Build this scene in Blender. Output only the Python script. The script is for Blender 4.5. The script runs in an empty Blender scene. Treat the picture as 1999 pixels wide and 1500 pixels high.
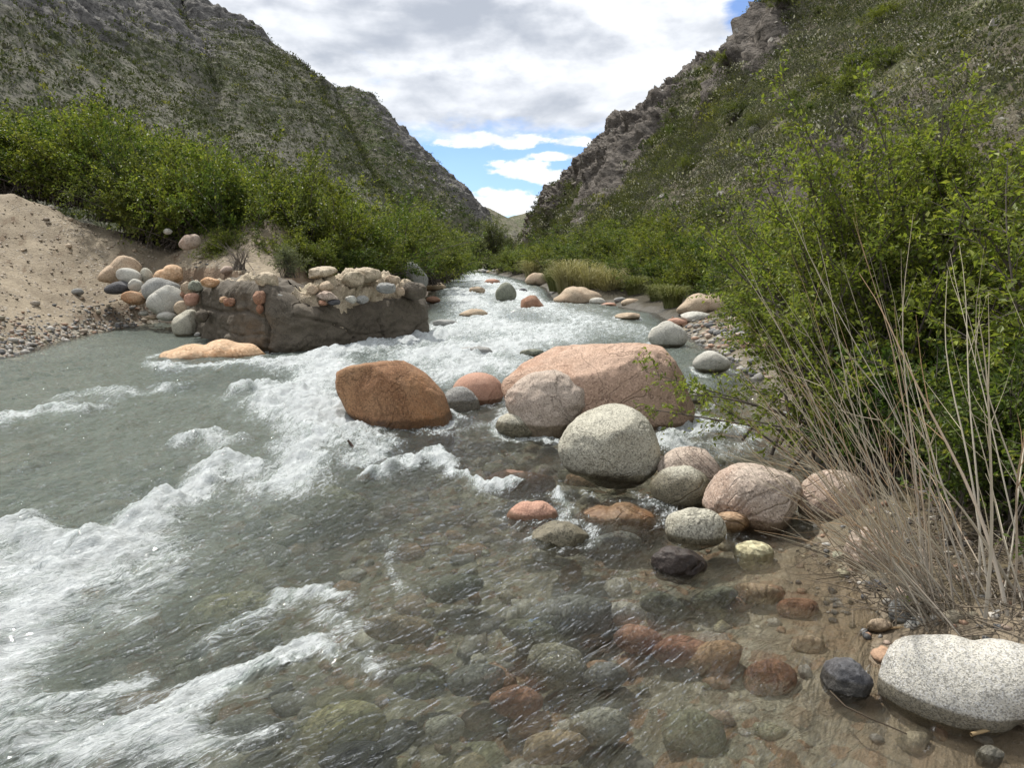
import bpy, bmesh, math
import numpy as np
from mathutils import Vector
sc = bpy.context.scene
COL = sc.collection
# ------------------------------------------------------------------ camera
F = 1388.0; CX = 999.5; CY = 750.0; CAMZ = 1.6
PITCH = math.atan(230 / F)
cam_d = bpy.data.cameras.new('camera'); cam_d.lens = 25.0; cam_d.sensor_width = 36.0
cam_d.clip_start = 0.05; cam_d.clip_end = 6000
cam = bpy.data.objects.new('camera', cam_d); COL.objects.link(cam)
cam.location = (0, 0, CAMZ); cam.rotation_euler = (math.pi / 2 - PITCH, 0, 0)
sc.camera = cam
# ------------------------------------------------------------------ light and exposure
SUN_AZ, SUN_EL = math.radians(-38), math.radians(56)
SDIR = Vector((math.sin(SUN_AZ) * math.cos(SUN_EL), math.cos(SUN_AZ) * math.cos(SUN_EL), math.sin(SUN_EL)))
sun_d = bpy.data.lights.new('sun', 'SUN'); sun_d.energy = 2.5; sun_d.angle = math.radians(2.0); sun_d.color = (1, .96, .89)
sun = bpy.data.objects.new('sun', sun_d); COL.objects.link(sun)
sun.rotation_euler = SDIR.to_track_quat('Z', 'Y').to_euler()
sc.view_settings.view_transform = 'Standard'; sc.view_settings.look = 'None'
sc.view_settings.exposure = 1.12; sc.view_settings.gamma = 1.0
sc.cycles.use_denoising = True
sc.cycles.max_bounces = 7; sc.cycles.diffuse_bounces = 3; sc.cycles.glossy_bounces = 3
sc.cycles.transmission_bounces = 4; sc.cycles.transparent_max_bounces = 10
sc.cycles.caustics_reflective = False; sc.cycles.caustics_refractive = False
sc.cycles.sample_clamp_indirect = 6; sc.cycles.sample_clamp_direct = 0

# ------------------------------------------------------------------ node helper
class N:
    def __init__(s, tree): s.t = tree; s.nodes = tree.nodes; s.links = tree.links
    def new(s, typ, **kw):
        n = s.nodes.new(typ)
        for k, v in kw.items(): setattr(n, k, v)
        return n
    def put(s, sock, v):
        if v is None: return
        if isinstance(v, bpy.types.NodeSocket): s.links.new(v, sock)
        elif isinstance(v, (tuple, list)) and len(v) == 3 and sock.type == 'RGBA': sock.default_value = (*v, 1)
        else: sock.default_value = v
    def math(s, op, a, b=None, c=None, clamp=False):
        n = s.new('ShaderNodeMath', operation=op, use_clamp=clamp)
        for i, v in enumerate((a, b, c)): s.put(n.inputs[i], v)
        return n.outputs[0]
    def vmath(s, op, a, b=None, scale=None):
        n = s.new('ShaderNodeVectorMath', operation=op); s.put(n.inputs[0], a); s.put(n.inputs[1], b)
        if scale is not None: s.put(n.inputs['Scale'], scale)
        return n.outputs[0]
    def noise(s, vec, scale, detail=4, rough=.55, dist=0.0, out=0):
        n = s.new('ShaderNodeTexNoise'); s.put(n.inputs['Vector'], vec); n.inputs['Scale'].default_value = scale
        n.inputs['Detail'].default_value = detail; n.inputs['Roughness'].default_value = rough; n.inputs['Distortion'].default_value = dist
        return n.outputs[out]
    def voro(s, vec, scale, feature='F1', out='Distance', rand=1.0):
        n = s.new('ShaderNodeTexVoronoi', feature=feature); s.put(n.inputs['Vector'], vec); n.inputs['Scale'].default_value = scale
        n.inputs['Randomness'].default_value = rand
        return n.outputs[out]
    def step(s, v, a, b, lo=0.0, hi=1.0):
        n = s.new('ShaderNodeMapRange', interpolation_type='SMOOTHSTEP'); s.put(n.inputs[0], v)
        s.put(n.inputs[1], a); s.put(n.inputs[2], b); n.inputs[3].default_value = lo; n.inputs[4].default_value = hi
        return n.outputs[0]
    def mix(s, f, a, b, mode='MIX'):
        n = s.new('ShaderNodeMix', data_type='RGBA', blend_type=mode); s.put(n.inputs[0], f); s.put(n.inputs[6], a); s.put(n.inputs[7], b)
        return n.outputs[2]
    def attr(s, name, out='Fac'):
        n = s.new('ShaderNodeAttribute'); n.attribute_name = name
        return n.outputs[out]
    def mapping(s, vec, scale=(1, 1, 1), loc=(0, 0, 0)):
        n = s.new('ShaderNodeMapping'); s.put(n.inputs[0], vec); n.inputs['Scale'].default_value = scale; n.inputs['Location'].default_value = loc
        return n.outputs[0]
    def bump(s, h, strength=.5, dist=.02, normal=None):
        n = s.new('ShaderNodeBump'); s.put(n.inputs['Height'], h); s.put(n.inputs['Strength'], strength)
        n.inputs['Distance'].default_value = dist; s.put(n.inputs['Normal'], normal)
        return n.outputs[0]
    def shmix(s, f, a, b):
        n = s.new('ShaderNodeMixShader'); s.put(n.inputs[0], f); s.links.new(a, n.inputs[1]); s.links.new(b, n.inputs[2])
        return n.outputs[0]
    def pbr(s, color, rough=.8, normal=None, spec=.3):
        n = s.new('ShaderNodeBsdfPrincipled'); s.put(n.inputs['Base Color'], color); s.put(n.inputs['Roughness'], rough)
        n.inputs['Specular IOR Level'].default_value = spec; s.put(n.inputs['Normal'], normal)
        return n.outputs[0]
    def out(s, sh):
        n = s.new('ShaderNodeOutputMaterial'); s.links.new(sh, n.inputs[0])
def material(name):
    m = bpy.data.materials.new(name); m.use_nodes = True; m.node_tree.nodes.clear()
    return m, N(m.node_tree)

# ------------------------------------------------------------------ world: sky with cloud layers
W_ = bpy.data.worlds.new('World'); sc.world = W_; W_.use_nodes = True; W_.node_tree.nodes.clear()
n = N(W_.node_tree)
sky = n.new('ShaderNodeTexSky', sky_type='NISHITA'); sky.sun_disc = False
sky.sun_elevation = SUN_EL; sky.sun_rotation = SUN_AZ % (2 * math.pi); sky.altitude = 1200; sky.air_density = 1.0; sky.dust_density = .6; sky.ozone_density = 2.0
tc = n.new('ShaderNodeTexCoord').outputs['Generated']
sx = n.new('ShaderNodeSeparateXYZ'); n.put(sx.inputs[0], tc)
dx, dy, dz = sx.outputs
zc = n.math('MAXIMUM', dz, 0.0)
den = n.math('ADD', zc, .11)
cmb = n.new('ShaderNodeCombineXYZ'); n.put(cmb.inputs[0], n.math('DIVIDE', dx, den)); n.put(cmb.inputs[1], n.math('DIVIDE', dy, den))
pc = cmb.outputs[0]                                   # position on a flat cloud layer
hor = n.math('SQRT', n.math('ADD', n.math('MULTIPLY', dx, dx), n.math('ADD', n.math('MULTIPLY', dy, dy), 1e-5)))
el = n.math('DIVIDE', dz, hor)                        # tangent of the elevation
az = n.math('ARCTAN2', dx, dy)
ca = n.new('ShaderNodeCombineXYZ'); n.put(ca.inputs[0], az); n.put(ca.inputs[1], n.math('MULTIPLY', el, 2.2))
pa = ca.outputs[0]
wob = n.math('SUBTRACT', n.noise(pa, 22, 6, .6), .5)
wob2 = n.math('SUBTRACT', n.noise(pa, 9, 5, .6), .5)
def blob(cx, cz, rx, rz, k=.9, k2=.5):                # >0 inside one cloud of the sky
    a = n.math('DIVIDE', n.math('SUBTRACT', az, cx), rx); b = n.math('DIVIDE', n.math('SUBTRACT', el, cz), rz)
    r = n.math('SQRT', n.math('ADD', n.math('MULTIPLY', a, a), n.math('MULTIPLY', b, b)))
    v = n.math('SUBTRACT', 1.0, r)
    v = n.math('ADD', v, n.math('MULTIPLY', wob, k)); return n.math('ADD', v, n.math('MULTIPLY', wob2, k2))
base = n.noise(n.mapping(pa, (1, .8, 1), (4.2, 1.1, 0)), 3.4, 7, .55, .2)
cover = n.step(n.math('ADD', base, n.math('MULTIPLY', wob2, .35)), .20, .36)
# blue openings low over the valley and high over the crag
gap = n.step(blob(.03, .10, .62, .098, .35, .7), .0, .35)
gap2 = n.step(blob(.33, .315, .06, .065, .8, .8), -.1, .4)
gapn = n.math('MAXIMUM', gap, gap2)
cover = n.math('MULTIPLY', cover, n.math('SUBTRACT', 1.0, n.math('MULTIPLY', gapn, .93)))
small = None
for b in ((.018, .128, .055, .017), (.06, .120, .05, .013), (-.02, .086, .085, .022), (.045, .080, .07, .017), (.06, .147, .04, .008), (-.035, .168, .1, .013), (.08, .165, .035, .009)):
    v = n.step(blob(*b, 2.1, 1.0), .0, .38)
    small = v if small is None else n.math('MAXIMUM', small, v)
# lit tops and grey undersides: density against the density a little higher up, plus a broad darker belt
pq = n.mapping(pa, (1, .86, 1))
def dens(off): return n.noise(n.mapping(pq, (1, 1, 1), (1.3, 2.1 + off, 0)), 4.2, 6, .50, .15)
def dens2(off): return n.noise(n.mapping(pq, (1, 1, 1), (5.3, .4 + off, 0)), 11, 6, .52, .1)
emb = n.math('ADD', n.math('MULTIPLY', n.math('SUBTRACT', dens(0), dens(.055)), 3.0), n.math('MULTIPLY', n.math('SUBTRACT', dens2(0), dens2(.022)), .8))
belt = n.step(blob(-.17, .300, .42, .062, .7, .9), -.1, .8)
belt2 = n.step(blob(-.08, .192, .30, .018, .9, .9), -.2, .9)
belt3 = n.step(blob(-.12, .245, .16, .018, .9, .9), -.2, .9)
wht = n.step(blob(.20, .30, .17, .15, .6, .8), -.2, .7)
sh = n.math('ADD', n.math('ADD', .66, emb), n.math('MULTIPLY', wht, .14))
for w_, k_ in ((belt, .46), (belt2, .24), (belt3, .2)): sh = n.math('SUBTRACT', sh, n.math('MULTIPLY', w_, k_))
sh = n.math('ADD', sh, n.math('MULTIPLY', n.math('SUBTRACT', n.noise(n.mapping(pa, (1, 1.6, 1), (7, 3, 0)), 2.2, 5, .5), .5), .9))
shd = n.step(sh, -.02, 1.02)
ccol = n.mix(shd, (2.5, 2.7, 3.05), (5.4, 5.5, 5.65))
scol = n.mix(n.step(n.math('ADD', n.math('MULTIPLY', wob, .9), n.math('MULTIPLY', wob2, .5)), -.35, .15), (4.0, 4.25, 4.7), (5.7, 5.7, 5.7))
skyc = n.mix(1.0, sky.outputs[0], (.52, .61, .76), 'MULTIPLY')
skyc = n.mix(n.math('MULTIPLY', cover, .97), skyc, ccol)
skyc = n.mix(n.math('MULTIPLY', small, n.math('MULTIPLY', gap, .95)), skyc, scol)
bg = n.new('ShaderNodeBackground'); n.put(bg.inputs[0], skyc); bg.inputs[1].default_value = .1
wo = n.new('ShaderNodeOutputWorld'); n.links.new(bg.outputs[0], wo.inputs[0])
W_.cycles.sampling_method = 'MANUAL'; W_.cycles.sample_map_resolution = 512

# ------------------------------------------------------------------ noise
def _h(*ii, seed=0):
    h = np.full(np.broadcast(*ii).shape, (seed * 2654435761 + 374761393) & 0xffffffff, np.uint32)
    for k, i in zip((0x9E3779B1, 0x85EBCA77, 0xC2B2AE3D), ii):
        h = h ^ (i.astype(np.int64) & 0xffffffff).astype(np.uint32) * np.uint32(k)
        h = (h ^ (h >> np.uint32(15))) * np.uint32(0x2C1B3C6D); h = h ^ (h >> np.uint32(13))
    h = h * np.uint32(0x297A2D39); return h ^ (h >> np.uint32(16))
def pn2(x, y, seed=0):
    x = np.asarray(x, np.float64); y = np.asarray(y, np.float64)
    ix = np.floor(x).astype(np.int64); iy = np.floor(y).astype(np.int64); fx = (x - ix).astype(np.float32); fy = (y - iy).astype(np.float32)
    u = fx * fx * fx * (fx * (fx * 6 - 15) + 10); v = fy * fy * fy * (fy * (fy * 6 - 15) + 10)
    def g(a, b):
        an = _h(ix + a, iy + b, seed=seed).astype(np.float32) * np.float32(2 * math.pi / 4294967296.0)
        return np.cos(an) * (fx - a) + np.sin(an) * (fy - b)
    a = g(0, 0); b = g(1, 0); c = g(0, 1); d = g(1, 1)
    return (a + (b - a) * u + (c - a) * v + (a - b - c + d) * u * v) * 1.45
def pn3(x, y, z, seed=0):
    ix = np.floor(x).astype(np.int64); iy = np.floor(y).astype(np.int64); iz = np.floor(z).astype(np.int64)
    fx = (x - ix).astype(np.float32); fy = (y - iy).astype(np.float32); fz = (z - iz).astype(np.float32)
    s = lambda t: t * t * t * (t * (t * 6 - 15) + 10)
    u, v, w = s(fx), s(fy), s(fz); r = 0
    for a in (0, 1):
        for b in (0, 1):
            for c in (0, 1):
                h = _h(ix + a, iy + b, iz + c, seed=seed)
                gx = (h & np.uint32(1023)).astype(np.float32) / 511.5 - 1; gy = ((h >> np.uint32(10)) & np.uint32(1023)).astype(np.float32) / 511.5 - 1
                gz = ((h >> np.uint32(20)) & np.uint32(1023)).astype(np.float32) / 511.5 - 1
                r = r + (gx * (fx - a) + gy * (fy - b) + gz * (fz - c)) * (u if a else 1 - u) * (v if b else 1 - v) * (w if c else 1 - w)
    return r * 1.3
def fbm2(x, y, o=4, seed=0, g=.5, l=2.03):
    r = 0; a = 1
    for i in range(o): r = r + a * pn2(x, y, seed + i * 17); x = x * l + 3.7; y = y * l - 1.9; a *= g
    return r
def fbm3(p, o=4, seed=0, g=.5, ridge=False):
    x, y, z = p[:, 0].astype(np.float64), p[:, 1].astype(np.float64), p[:, 2].astype(np.float64); r = 0; a = 1
    for i in range(o):
        q = pn3(x, y, z, seed + i * 13); r = r + a * ((1 - 2 * np.abs(q)) if ridge else q)
        x = x * 2.03 + 3.1; y = y * 2.03 - 1.7; z = z * 2.03 + .9; a *= g
    return r
def sst(v, a, b):
    t = np.clip((v - a) / (b - a), 0, 1); return t * t * (3 - 2 * t)

# ------------------------------------------------------------------ places: a viewing ray of the photograph to a world point
_fw = np.array([0, math.cos(PITCH), -math.sin(PITCH)]); _up = np.array([0, math.sin(PITCH), math.cos(PITCH)]); _rt = np.array([1., 0, 0])
EYE = np.array([0, 0, CAMZ])
def ray(u, v): return _fw + (u - CX) / F * _rt - (v - CY) / F * _up
def at(u, v, Y):
    d = ray(u, v); return EYE + d * (Y / d[1])
def W(y): return .009 * np.maximum(np.asarray(y, float) - 8, 0)
def onwater(u, v):
    d = ray(u, v); y = 10.
    for i in range(40): y = .5 * y + .5 * min(max((CAMZ - W(y)) / max(-d[2] / d[1], .009), .5), 160)
    return EYE + d * (y / d[1])

# ------------------------------------------------------------------ mesh helpers
def link(o, parent=None):
    COL.objects.link(o)
    if parent is not None: o.parent = parent
    return o
def mesh(name, V, Q, mat=None, attrs=None, smooth=True, parent=None, loc=None, nper=None):
    V = np.ascontiguousarray(V, np.float32); me = bpy.data.meshes.new(name)
    me.vertices.add(len(V)); me.vertices.foreach_set('co', V.ravel())
    Q = np.ascontiguousarray(Q, np.int32); k = Q.shape[1]
    me.loops.add(Q.size); me.loops.foreach_set('vertex_index', Q.ravel())
    me.polygons.add(len(Q)); me.polygons.foreach_set('loop_start', np.arange(len(Q), dtype=np.int32) * k)
    me.polygons.foreach_set('use_smooth', np.full(len(Q), smooth, bool))
    for nm, a in (attrs or {}).items():
        a = np.asarray(a, np.float32)
        if a.ndim == 1: me.attributes.new(nm, 'FLOAT', 'POINT').data.foreach_set('value', a)
        else:
            c = np.ones((len(a), 4), np.float32); c[:, :3] = a
            me.attributes.new(nm, 'FLOAT_COLOR', 'POINT').data.foreach_set('color', c.ravel())
    me.update(calc_edges=True)
    if mat: me.materials.append(mat)
    o = bpy.data.objects.new(name, me)
    if loc is not None: o.location = loc
    return link(o, parent)
def gridq(nr, nc, keep=None):
    i = np.arange(nr - 1)[:, None] * nc + np.arange(nc - 1)[None, :]
    q = np.stack([i, i + 1, i + 1 + nc, i + nc], -1).reshape(-1, 4)
    return q if keep is None else q[keep[q].any(1)]
def compact(V, Q, attrs):
    used = np.zeros(len(V), bool); used[Q.ravel()] = True; idx = np.cumsum(used) - 1
    return V[used], idx[Q], {k: a[used] for k, a in attrs.items()}
def tag(o, label, cat, group=None, kind=None):
    if label: o['label'] = label
    if cat: o['category'] = cat
    if group: o['group'] = group
    if kind: o['kind'] = kind
    return o
def empty(name, loc=(0, 0, 0)):
    o = bpy.data.objects.new(name, None); o.empty_display_size = .2; o.location = loc
    return link(o)
def copy_tree(src, parent=None):
    c = src.copy(); COL.objects.link(c)
    if parent is not None: c.parent = parent
    for ch in list(src.children): copy_tree(ch, c)
    return c
_ico = {}
def ico(s):
    if s not in _ico:
        bm = bmesh.new(); bmesh.ops.create_icosphere(bm, subdivisions=s, radius=1)
        v = np.array([x.co[:] for x in bm.verts]); f = np.array([[x.index for x in q.verts] for q in bm.faces]); bm.free(); _ico[s] = (v, f)
    return _ico[s]
class Geo:                                             # gathers quads of one mesh
    def __init__(s): s.v = []; s.q = []; s.c = []; s.n = 0
    def add(s, V, Q, C):
        s.v.append(V); s.q.append(Q + s.n); s.c.append(np.broadcast_to(C, V.shape) if np.ndim(C) < 2 else C); s.n += len(V)
    def leaves(s, P, D, Nn, L, Wd, C, fold=.25):       # folded diamond leaves
        S = np.cross(D, Nn); S /= np.linalg.norm(S, axis=1, keepdims=True) + 1e-9; U = np.cross(S, D)
        L = np.broadcast_to(L, len(P))[:, None]; Wd = np.broadcast_to(Wd, len(P))[:, None]
        a = P; b = P + D * L * .45 + S * Wd * .5 + U * Wd * fold; c = P + D * L; d = P + D * L * .45 - S * Wd * .5 + U * Wd * fold
        V = np.stack([a, b, c, d], 1).reshape(-1, 3); Q = np.arange(len(V)).reshape(-1, 4)
        s.add(V, Q, np.repeat(C, 4, 0))
    def tube(s, pts, r0, r1, C, k=4, C1=None):
        pts = np.asarray(pts); m = len(pts); T = np.gradient(pts, axis=0); T /= np.linalg.norm(T, axis=1, keepdims=True) + 1e-9
        ref = np.array([.31, .17, .93]) if abs(T[0, 2]) < .85 else np.array([.93, .3, .1])
        A = np.cross(T, ref); A /= np.linalg.norm(A, axis=1, keepdims=True) + 1e-9; B = np.cross(T, A)
        r = np.linspace(r0, r1, m)[:, None, None]; an = np.arange(k) * 2 * math.pi / k
        V = pts[:, None, :] + r * (np.cos(an)[None, :, None] * A[:, None, :] + np.sin(an)[None, :, None] * B[:, None, :])
        i = np.arange(m - 1)[:, None] * k + np.arange(k)[None, :]; j = np.arange(m - 1)[:, None] * k + (np.arange(k)[None, :] + 1) % k
        Q = np.stack([i, j, j + k, i + k], -1).reshape(-1, 4)
        if C1 is None: cc = np.array(C)
        else:
            t = np.linspace(0, 1, m)[:, None, None]; cc = ((1 - t) * np.array(C) + t * np.array(C1) + np.zeros((m, k, 3))).reshape(-1, 3)
        s.add(V.reshape(-1, 3), Q, cc)
    def build(s, name, mat, parent=None, loc=None, smooth=True):
        return mesh(name, np.concatenate(s.v), np.concatenate(s.q), mat, {'tint': np.concatenate(s.c)}, smooth, parent, loc)
def unit(v): return v / (np.linalg.norm(v, axis=-1, keepdims=True) + 1e-9)
# ------------------------------------------------------------------ river outline (world x, y)
LB = [(-14, -4), (-13, 5), (-10.5, 10)] + [tuple(onwater(*p)[:2]) for p in ((0, 700), (60, 682), (130, 660), (250, 637), (325, 628))]
LB += [(-8.4, 18.6), (-5.6, 16.2), (-3.4, 16.3), (-2.1, 17.5), (-3.0, 22)] + [tuple(onwater(*p)[:2]) for p in ((832, 600), (850, 562), (880, 546), (906, 533))] + [(-11, 150), (-10, 230)]
RB = [(3.2, -4), (2.6, .6), (2.05, 1.9)] + [tuple(onwater(*p)[:2]) for p in ((1700, 1290), (1725, 1215), (1650, 1110), (1590, 1040))] + \
     [(2.35, 5.4), (2.9, 7.2), (3.5, 9.5)] + [tuple(onwater(*p)[:2]) for p in ((1450, 715), (1365, 665), (1280, 612), (1190, 594), (1085, 592), (1065, 562), (1010, 545), (950, 533))] + [(-3.5, 150), (-2, 230)]
POLY = np.array(LB + RB[::-1])
def river_sd(x, y):                                    # >0 in the water, <0 on the banks, with the x of the middle
    d = np.full(x.shape, 1e9, np.float32); ins = np.zeros(x.shape, bool)
    for i in range(len(POLY)):
        a = POLY[i]; b = POLY[(i + 1) % len(POLY)]; e = b - a
        t = np.clip(((x - a[0]) * e[0] + (y - a[1]) * e[1]) / (e @ e), 0, 1)
        d = np.minimum(d, np.hypot(x - a[0] - t * e[0], y - a[1] - t * e[1]))
        c = ((a[1] > y) != (b[1] > y)); 
        with np.errstate(divide='ignore', invalid='ignore'): xi = a[0] + (y - a[1]) * e[0] / (e[1] if e[1] else 1e-9)
        ins ^= c & (x < xi)
    return np.where(ins, d, -d)
def midx(y): return np.interp(y, [0, 3, 6, 12, 17, 25, 45, 100, 230], [-3, -3, -2.5, -1.5, .2, .6, -1, -6, -6])
def ground(x, y, sd=None):
    if sd is None: sd = river_sd(x, y)
    left = x < midx(y); w = W(y)
    dmax = np.where(left | (y > 7), .52, .34) * np.ones_like(x)
    dmax = np.interp(np.clip(x - midx(y) * 0, -6, 2.5), [-6, -2, 0, 1.2, 2.5], [.5, .55, .38, .26, .12]) * (y < 7) + dmax * (y >= 7)
    dep = dmax * (1 - np.exp(-np.maximum(sd, 0) * .9)) + .03 * sst(sd, 0, .2)
    o = np.maximum(-sd, 0)
    sl = np.interp(y, [0, 22, 28, 60], [.6, .6, .16, .12]) * (1 - .72 * sst(x, -7.5, -5.5))
    hl = np.where(o < 6, sl * o, sl * 6 + np.minimum(o - 6, 14) * .13)
    hl = hl + 1.0 * sst(o, .15, .75) * sst(x, -10.8, -9.2) * sst(-x, 4.8, 6.2) * sst(y, 16.0, 17.2) * sst(-y, -26, -22)
    hr = np.where(o < 7, .2 * o, 1.4 + np.minimum(o - 7, 12) * .14) + .10 * sst(o, .0, .35)
    h = np.where(left, hl, hr)
    nz = fbm2(x * .8, y * .8, 5, 5, .6) * .085 * sst(o, .2, 2.5) + fbm2(x * 3.1, y * 3.1, 3, 9) * .025 * sst(o, .0, .5)
    rill = np.abs(pn2(x * 1.1 + .3 * y, y * .45, 31)) * .06 * sst(o, .5, 2.5) * left
    bedn = fbm2(x * 2.3, y * 2.3, 3, 71) * .05 * sst(sd, .1, .8)
    return w - np.where(sd > 0, dep, 0) + np.where(sd <= 0, h + nz - rill, bedn)

# ------------------------------------------------------------------ ground sheet with river bed and banks
def fan(y0, y1, k, ncol, tanm, near):
    ys = [y0]
    while ys[-1] < y1: ys.append(ys[-1] + max(ys[-1], 1.4) * k)
    ys = np.array(ys); u = np.linspace(-1, 1, ncol)
    X = u[None, :] * np.maximum(ys, 1.2)[:, None] * tanm + np.sign(u)[None, :] * np.abs(u[None, :]) ** 4 * near
    return X, np.repeat(ys[:, None], ncol, 1)
X, Y = fan(-4.0, 900, .011, 620, 1.15, 12.0)
x = X.ravel(); y = Y.ravel(); sd = river_sd(x, y); z = ground(x, y, sd)
m, n = material('ground_soil')
P = n.new('ShaderNodeNewGeometry').outputs['Position']
sdn = n.math('ADD', n.attr('bank'), n.math('MULTIPLY', n.math('SUBTRACT', n.noise(P, 1.4, 5, .6), .5), 1.1))
sand = n.mix(n.step(n.noise(P, .9, 6, .62), .3, .7), (.20, .163, .115), (.325, .27, .193))
sand = n.mix(n.math('MULTIPLY', n.step(n.noise(P, 10, 6, .75), .48, .64), .6), sand, (.15, .115, .08))
vc = n.voro(P, 11, out='Color'); vd = n.voro(P, 11)
stone = n.mix(n.step(n.vmath('DOT_PRODUCT', vc, (1, 0, 0)) if False else n.noise(vc, 3, 1), .35, .65), (.20, .17, .14), (.46, .42, .36))
peb = n.math('MULTIPLY', n.step(vd, .42, .30), n.step(n.noise(P, 1.6, 4, .7), .45, .60))
sand = n.mix(n.math('MULTIPLY', peb, .8), sand, stone)
dirt = n.mix(n.noise(P, 5, 5, .6), (.11, .075, .05), (.22, .155, .10))
steep = n.new('ShaderNodeSeparateXYZ'); n.put(steep.inputs[0], n.new('ShaderNodeNewGeometry').outputs['True Normal'])
dry = n.mix(n.step(steep.outputs[2], .80, .62), sand, dirt)
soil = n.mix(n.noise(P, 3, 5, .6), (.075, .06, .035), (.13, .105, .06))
dry = n.mix(n.attr('soil_shade'), dry, soil)
v1 = n.voro(P, 7.5, out='Color'); v2 = n.voro(P, 19, out='Color'); e1 = n.voro(P, 7.5); e2 = n.voro(P, 19)
def cob(c, lo, hi):
    s_ = n.new('ShaderNodeSeparateXYZ'); n.put(s_.inputs[0], c)
    k = n.mix(s_.outputs[0], lo, hi); return n.mix(n.step(s_.outputs[1], .78, .82), k, (.28, .17, .10))
bed = n.mix(n.step(e1, .50, .36), cob(v2, (.19, .175, .13), (.42, .40, .32)), cob(v1, (.23, .22, .17), (.52, .49, .40)))
bed = n.mix(n.math('MULTIPLY', n.noise(P, 34, 4, .7), .45), bed, (.17, .15, .11))
sandbed = n.mix(n.noise(P, 60, 3, .7), (.20, .155, .10), (.34, .27, .19))
bed = n.mix(n.attr('silt'), bed, sandbed)
wetc = n.mix(n.math('MULTIPLY', n.step(sdn, -.55, -.12), n.math('SUBTRACT', 1.0, n.math('MULTIPLY', n.attr('soil_shade'), .85))), dry, n.mix(.55, bed, (.14, .115, .085)))
col = n.mix(n.step(n.attr('bank'), -.03, .05), wetc, bed)
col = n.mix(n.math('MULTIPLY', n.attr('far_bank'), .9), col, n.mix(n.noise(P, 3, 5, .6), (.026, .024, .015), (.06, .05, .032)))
hgt = n.math('ADD', n.math('MULTIPLY', n.noise(P, 9, 7, .65), .8), n.math('MULTIPLY', n.math('SUBTRACT', .6, n.math('MINIMUM', vd, .6)), n.math('ADD', .25, peb)))
hgt = n.math('ADD', hgt, n.math('MULTIPLY', n.noise(P, 55, 3, .6), .25))
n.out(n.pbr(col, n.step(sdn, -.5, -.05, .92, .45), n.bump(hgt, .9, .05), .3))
soil_shade = np.where(x > midx(y), 1, 0) * sst(-sd, -.05, .1) * sst(y, 2.7, 3.0) * .92 + np.where(x <= midx(y), 1, 0) * sst(y, 24, 29) * sst(-sd, .2, 1)  # overgrown banks: dark soil, with the shade under plants put into its colour
silt = sst(x, .9, 1.7) * sst(-y, -4.6, -3.4) + .0
keepm = np.ones(len(x), bool)
ground_o = mesh('ground', np.stack([x, y, z], 1), gridq(*X.shape), m, {'bank': sd, 'far_bank': np.where(x > midx(y), 1, 0) * sst(-sd, -.9, -.4) * sst(y, 17, 20), 'soil_shade': soil_shade, 'silt': np.clip(silt, 0, 1)})
tag(ground_o, 'sandy bank, soil and stony river bed', None, kind='structure')

# ------------------------------------------------------------------ hills
def loft(name, sec, nt, ns, back, amp, seed, freq, crag):
    """sec: (ridge point, base point, bulge) along the hill; returns grid arrays"""
    R = np.array([s[0] for s in sec], float); B = np.array([s[1] for s in sec], float); bu = np.array([s[2] for s in sec], float)
    L = np.concatenate([[0], np.cumsum(np.linalg.norm(np.diff(R + B, axis=0), axis=1))]); L /= L[-1]
    s = np.linspace(0, 1, ns); f = lambda A: np.stack([np.interp(s, L, A[:, k]) for k in range(3)], 1)
    Rr, Bb, bb = f(R), f(B), np.interp(s, L, bu)
    t = np.concatenate([np.linspace(-.12, 1, nt), 1 + np.linspace(.04, 1, nt // 5)])
    tt = t[:, None, None]
    up = np.minimum(tt, 1); P = Bb[None] + (Rr - Bb)[None] * up
    hgt = (Rr - Bb)[None, :, 2:3]; tc_ = np.clip(tt, 0, 1)
    P[..., 2:3] += bb[None, :, None] * hgt * np.sin(np.pi * tc_)
    bk = np.array(back, float)
    o = np.maximum(tt - 1, 0); P = P + o * bk[None, None, :] + 0; P[..., 2:3] -= (o ** 2) * 14
    sh_ = P.shape[:2]; p = P.reshape(-1, 3)
    du = np.gradient(P, axis=1); dv = np.gradient(P, axis=0); nn = unit(np.cross(du, dv)).reshape(-1, 3)
    tcf = np.broadcast_to(t[:, None], sh_).ravel(); sf = np.broadcast_to(s[None], sh_).ravel()
    return p, nn, tcf, sf, sh_
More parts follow.
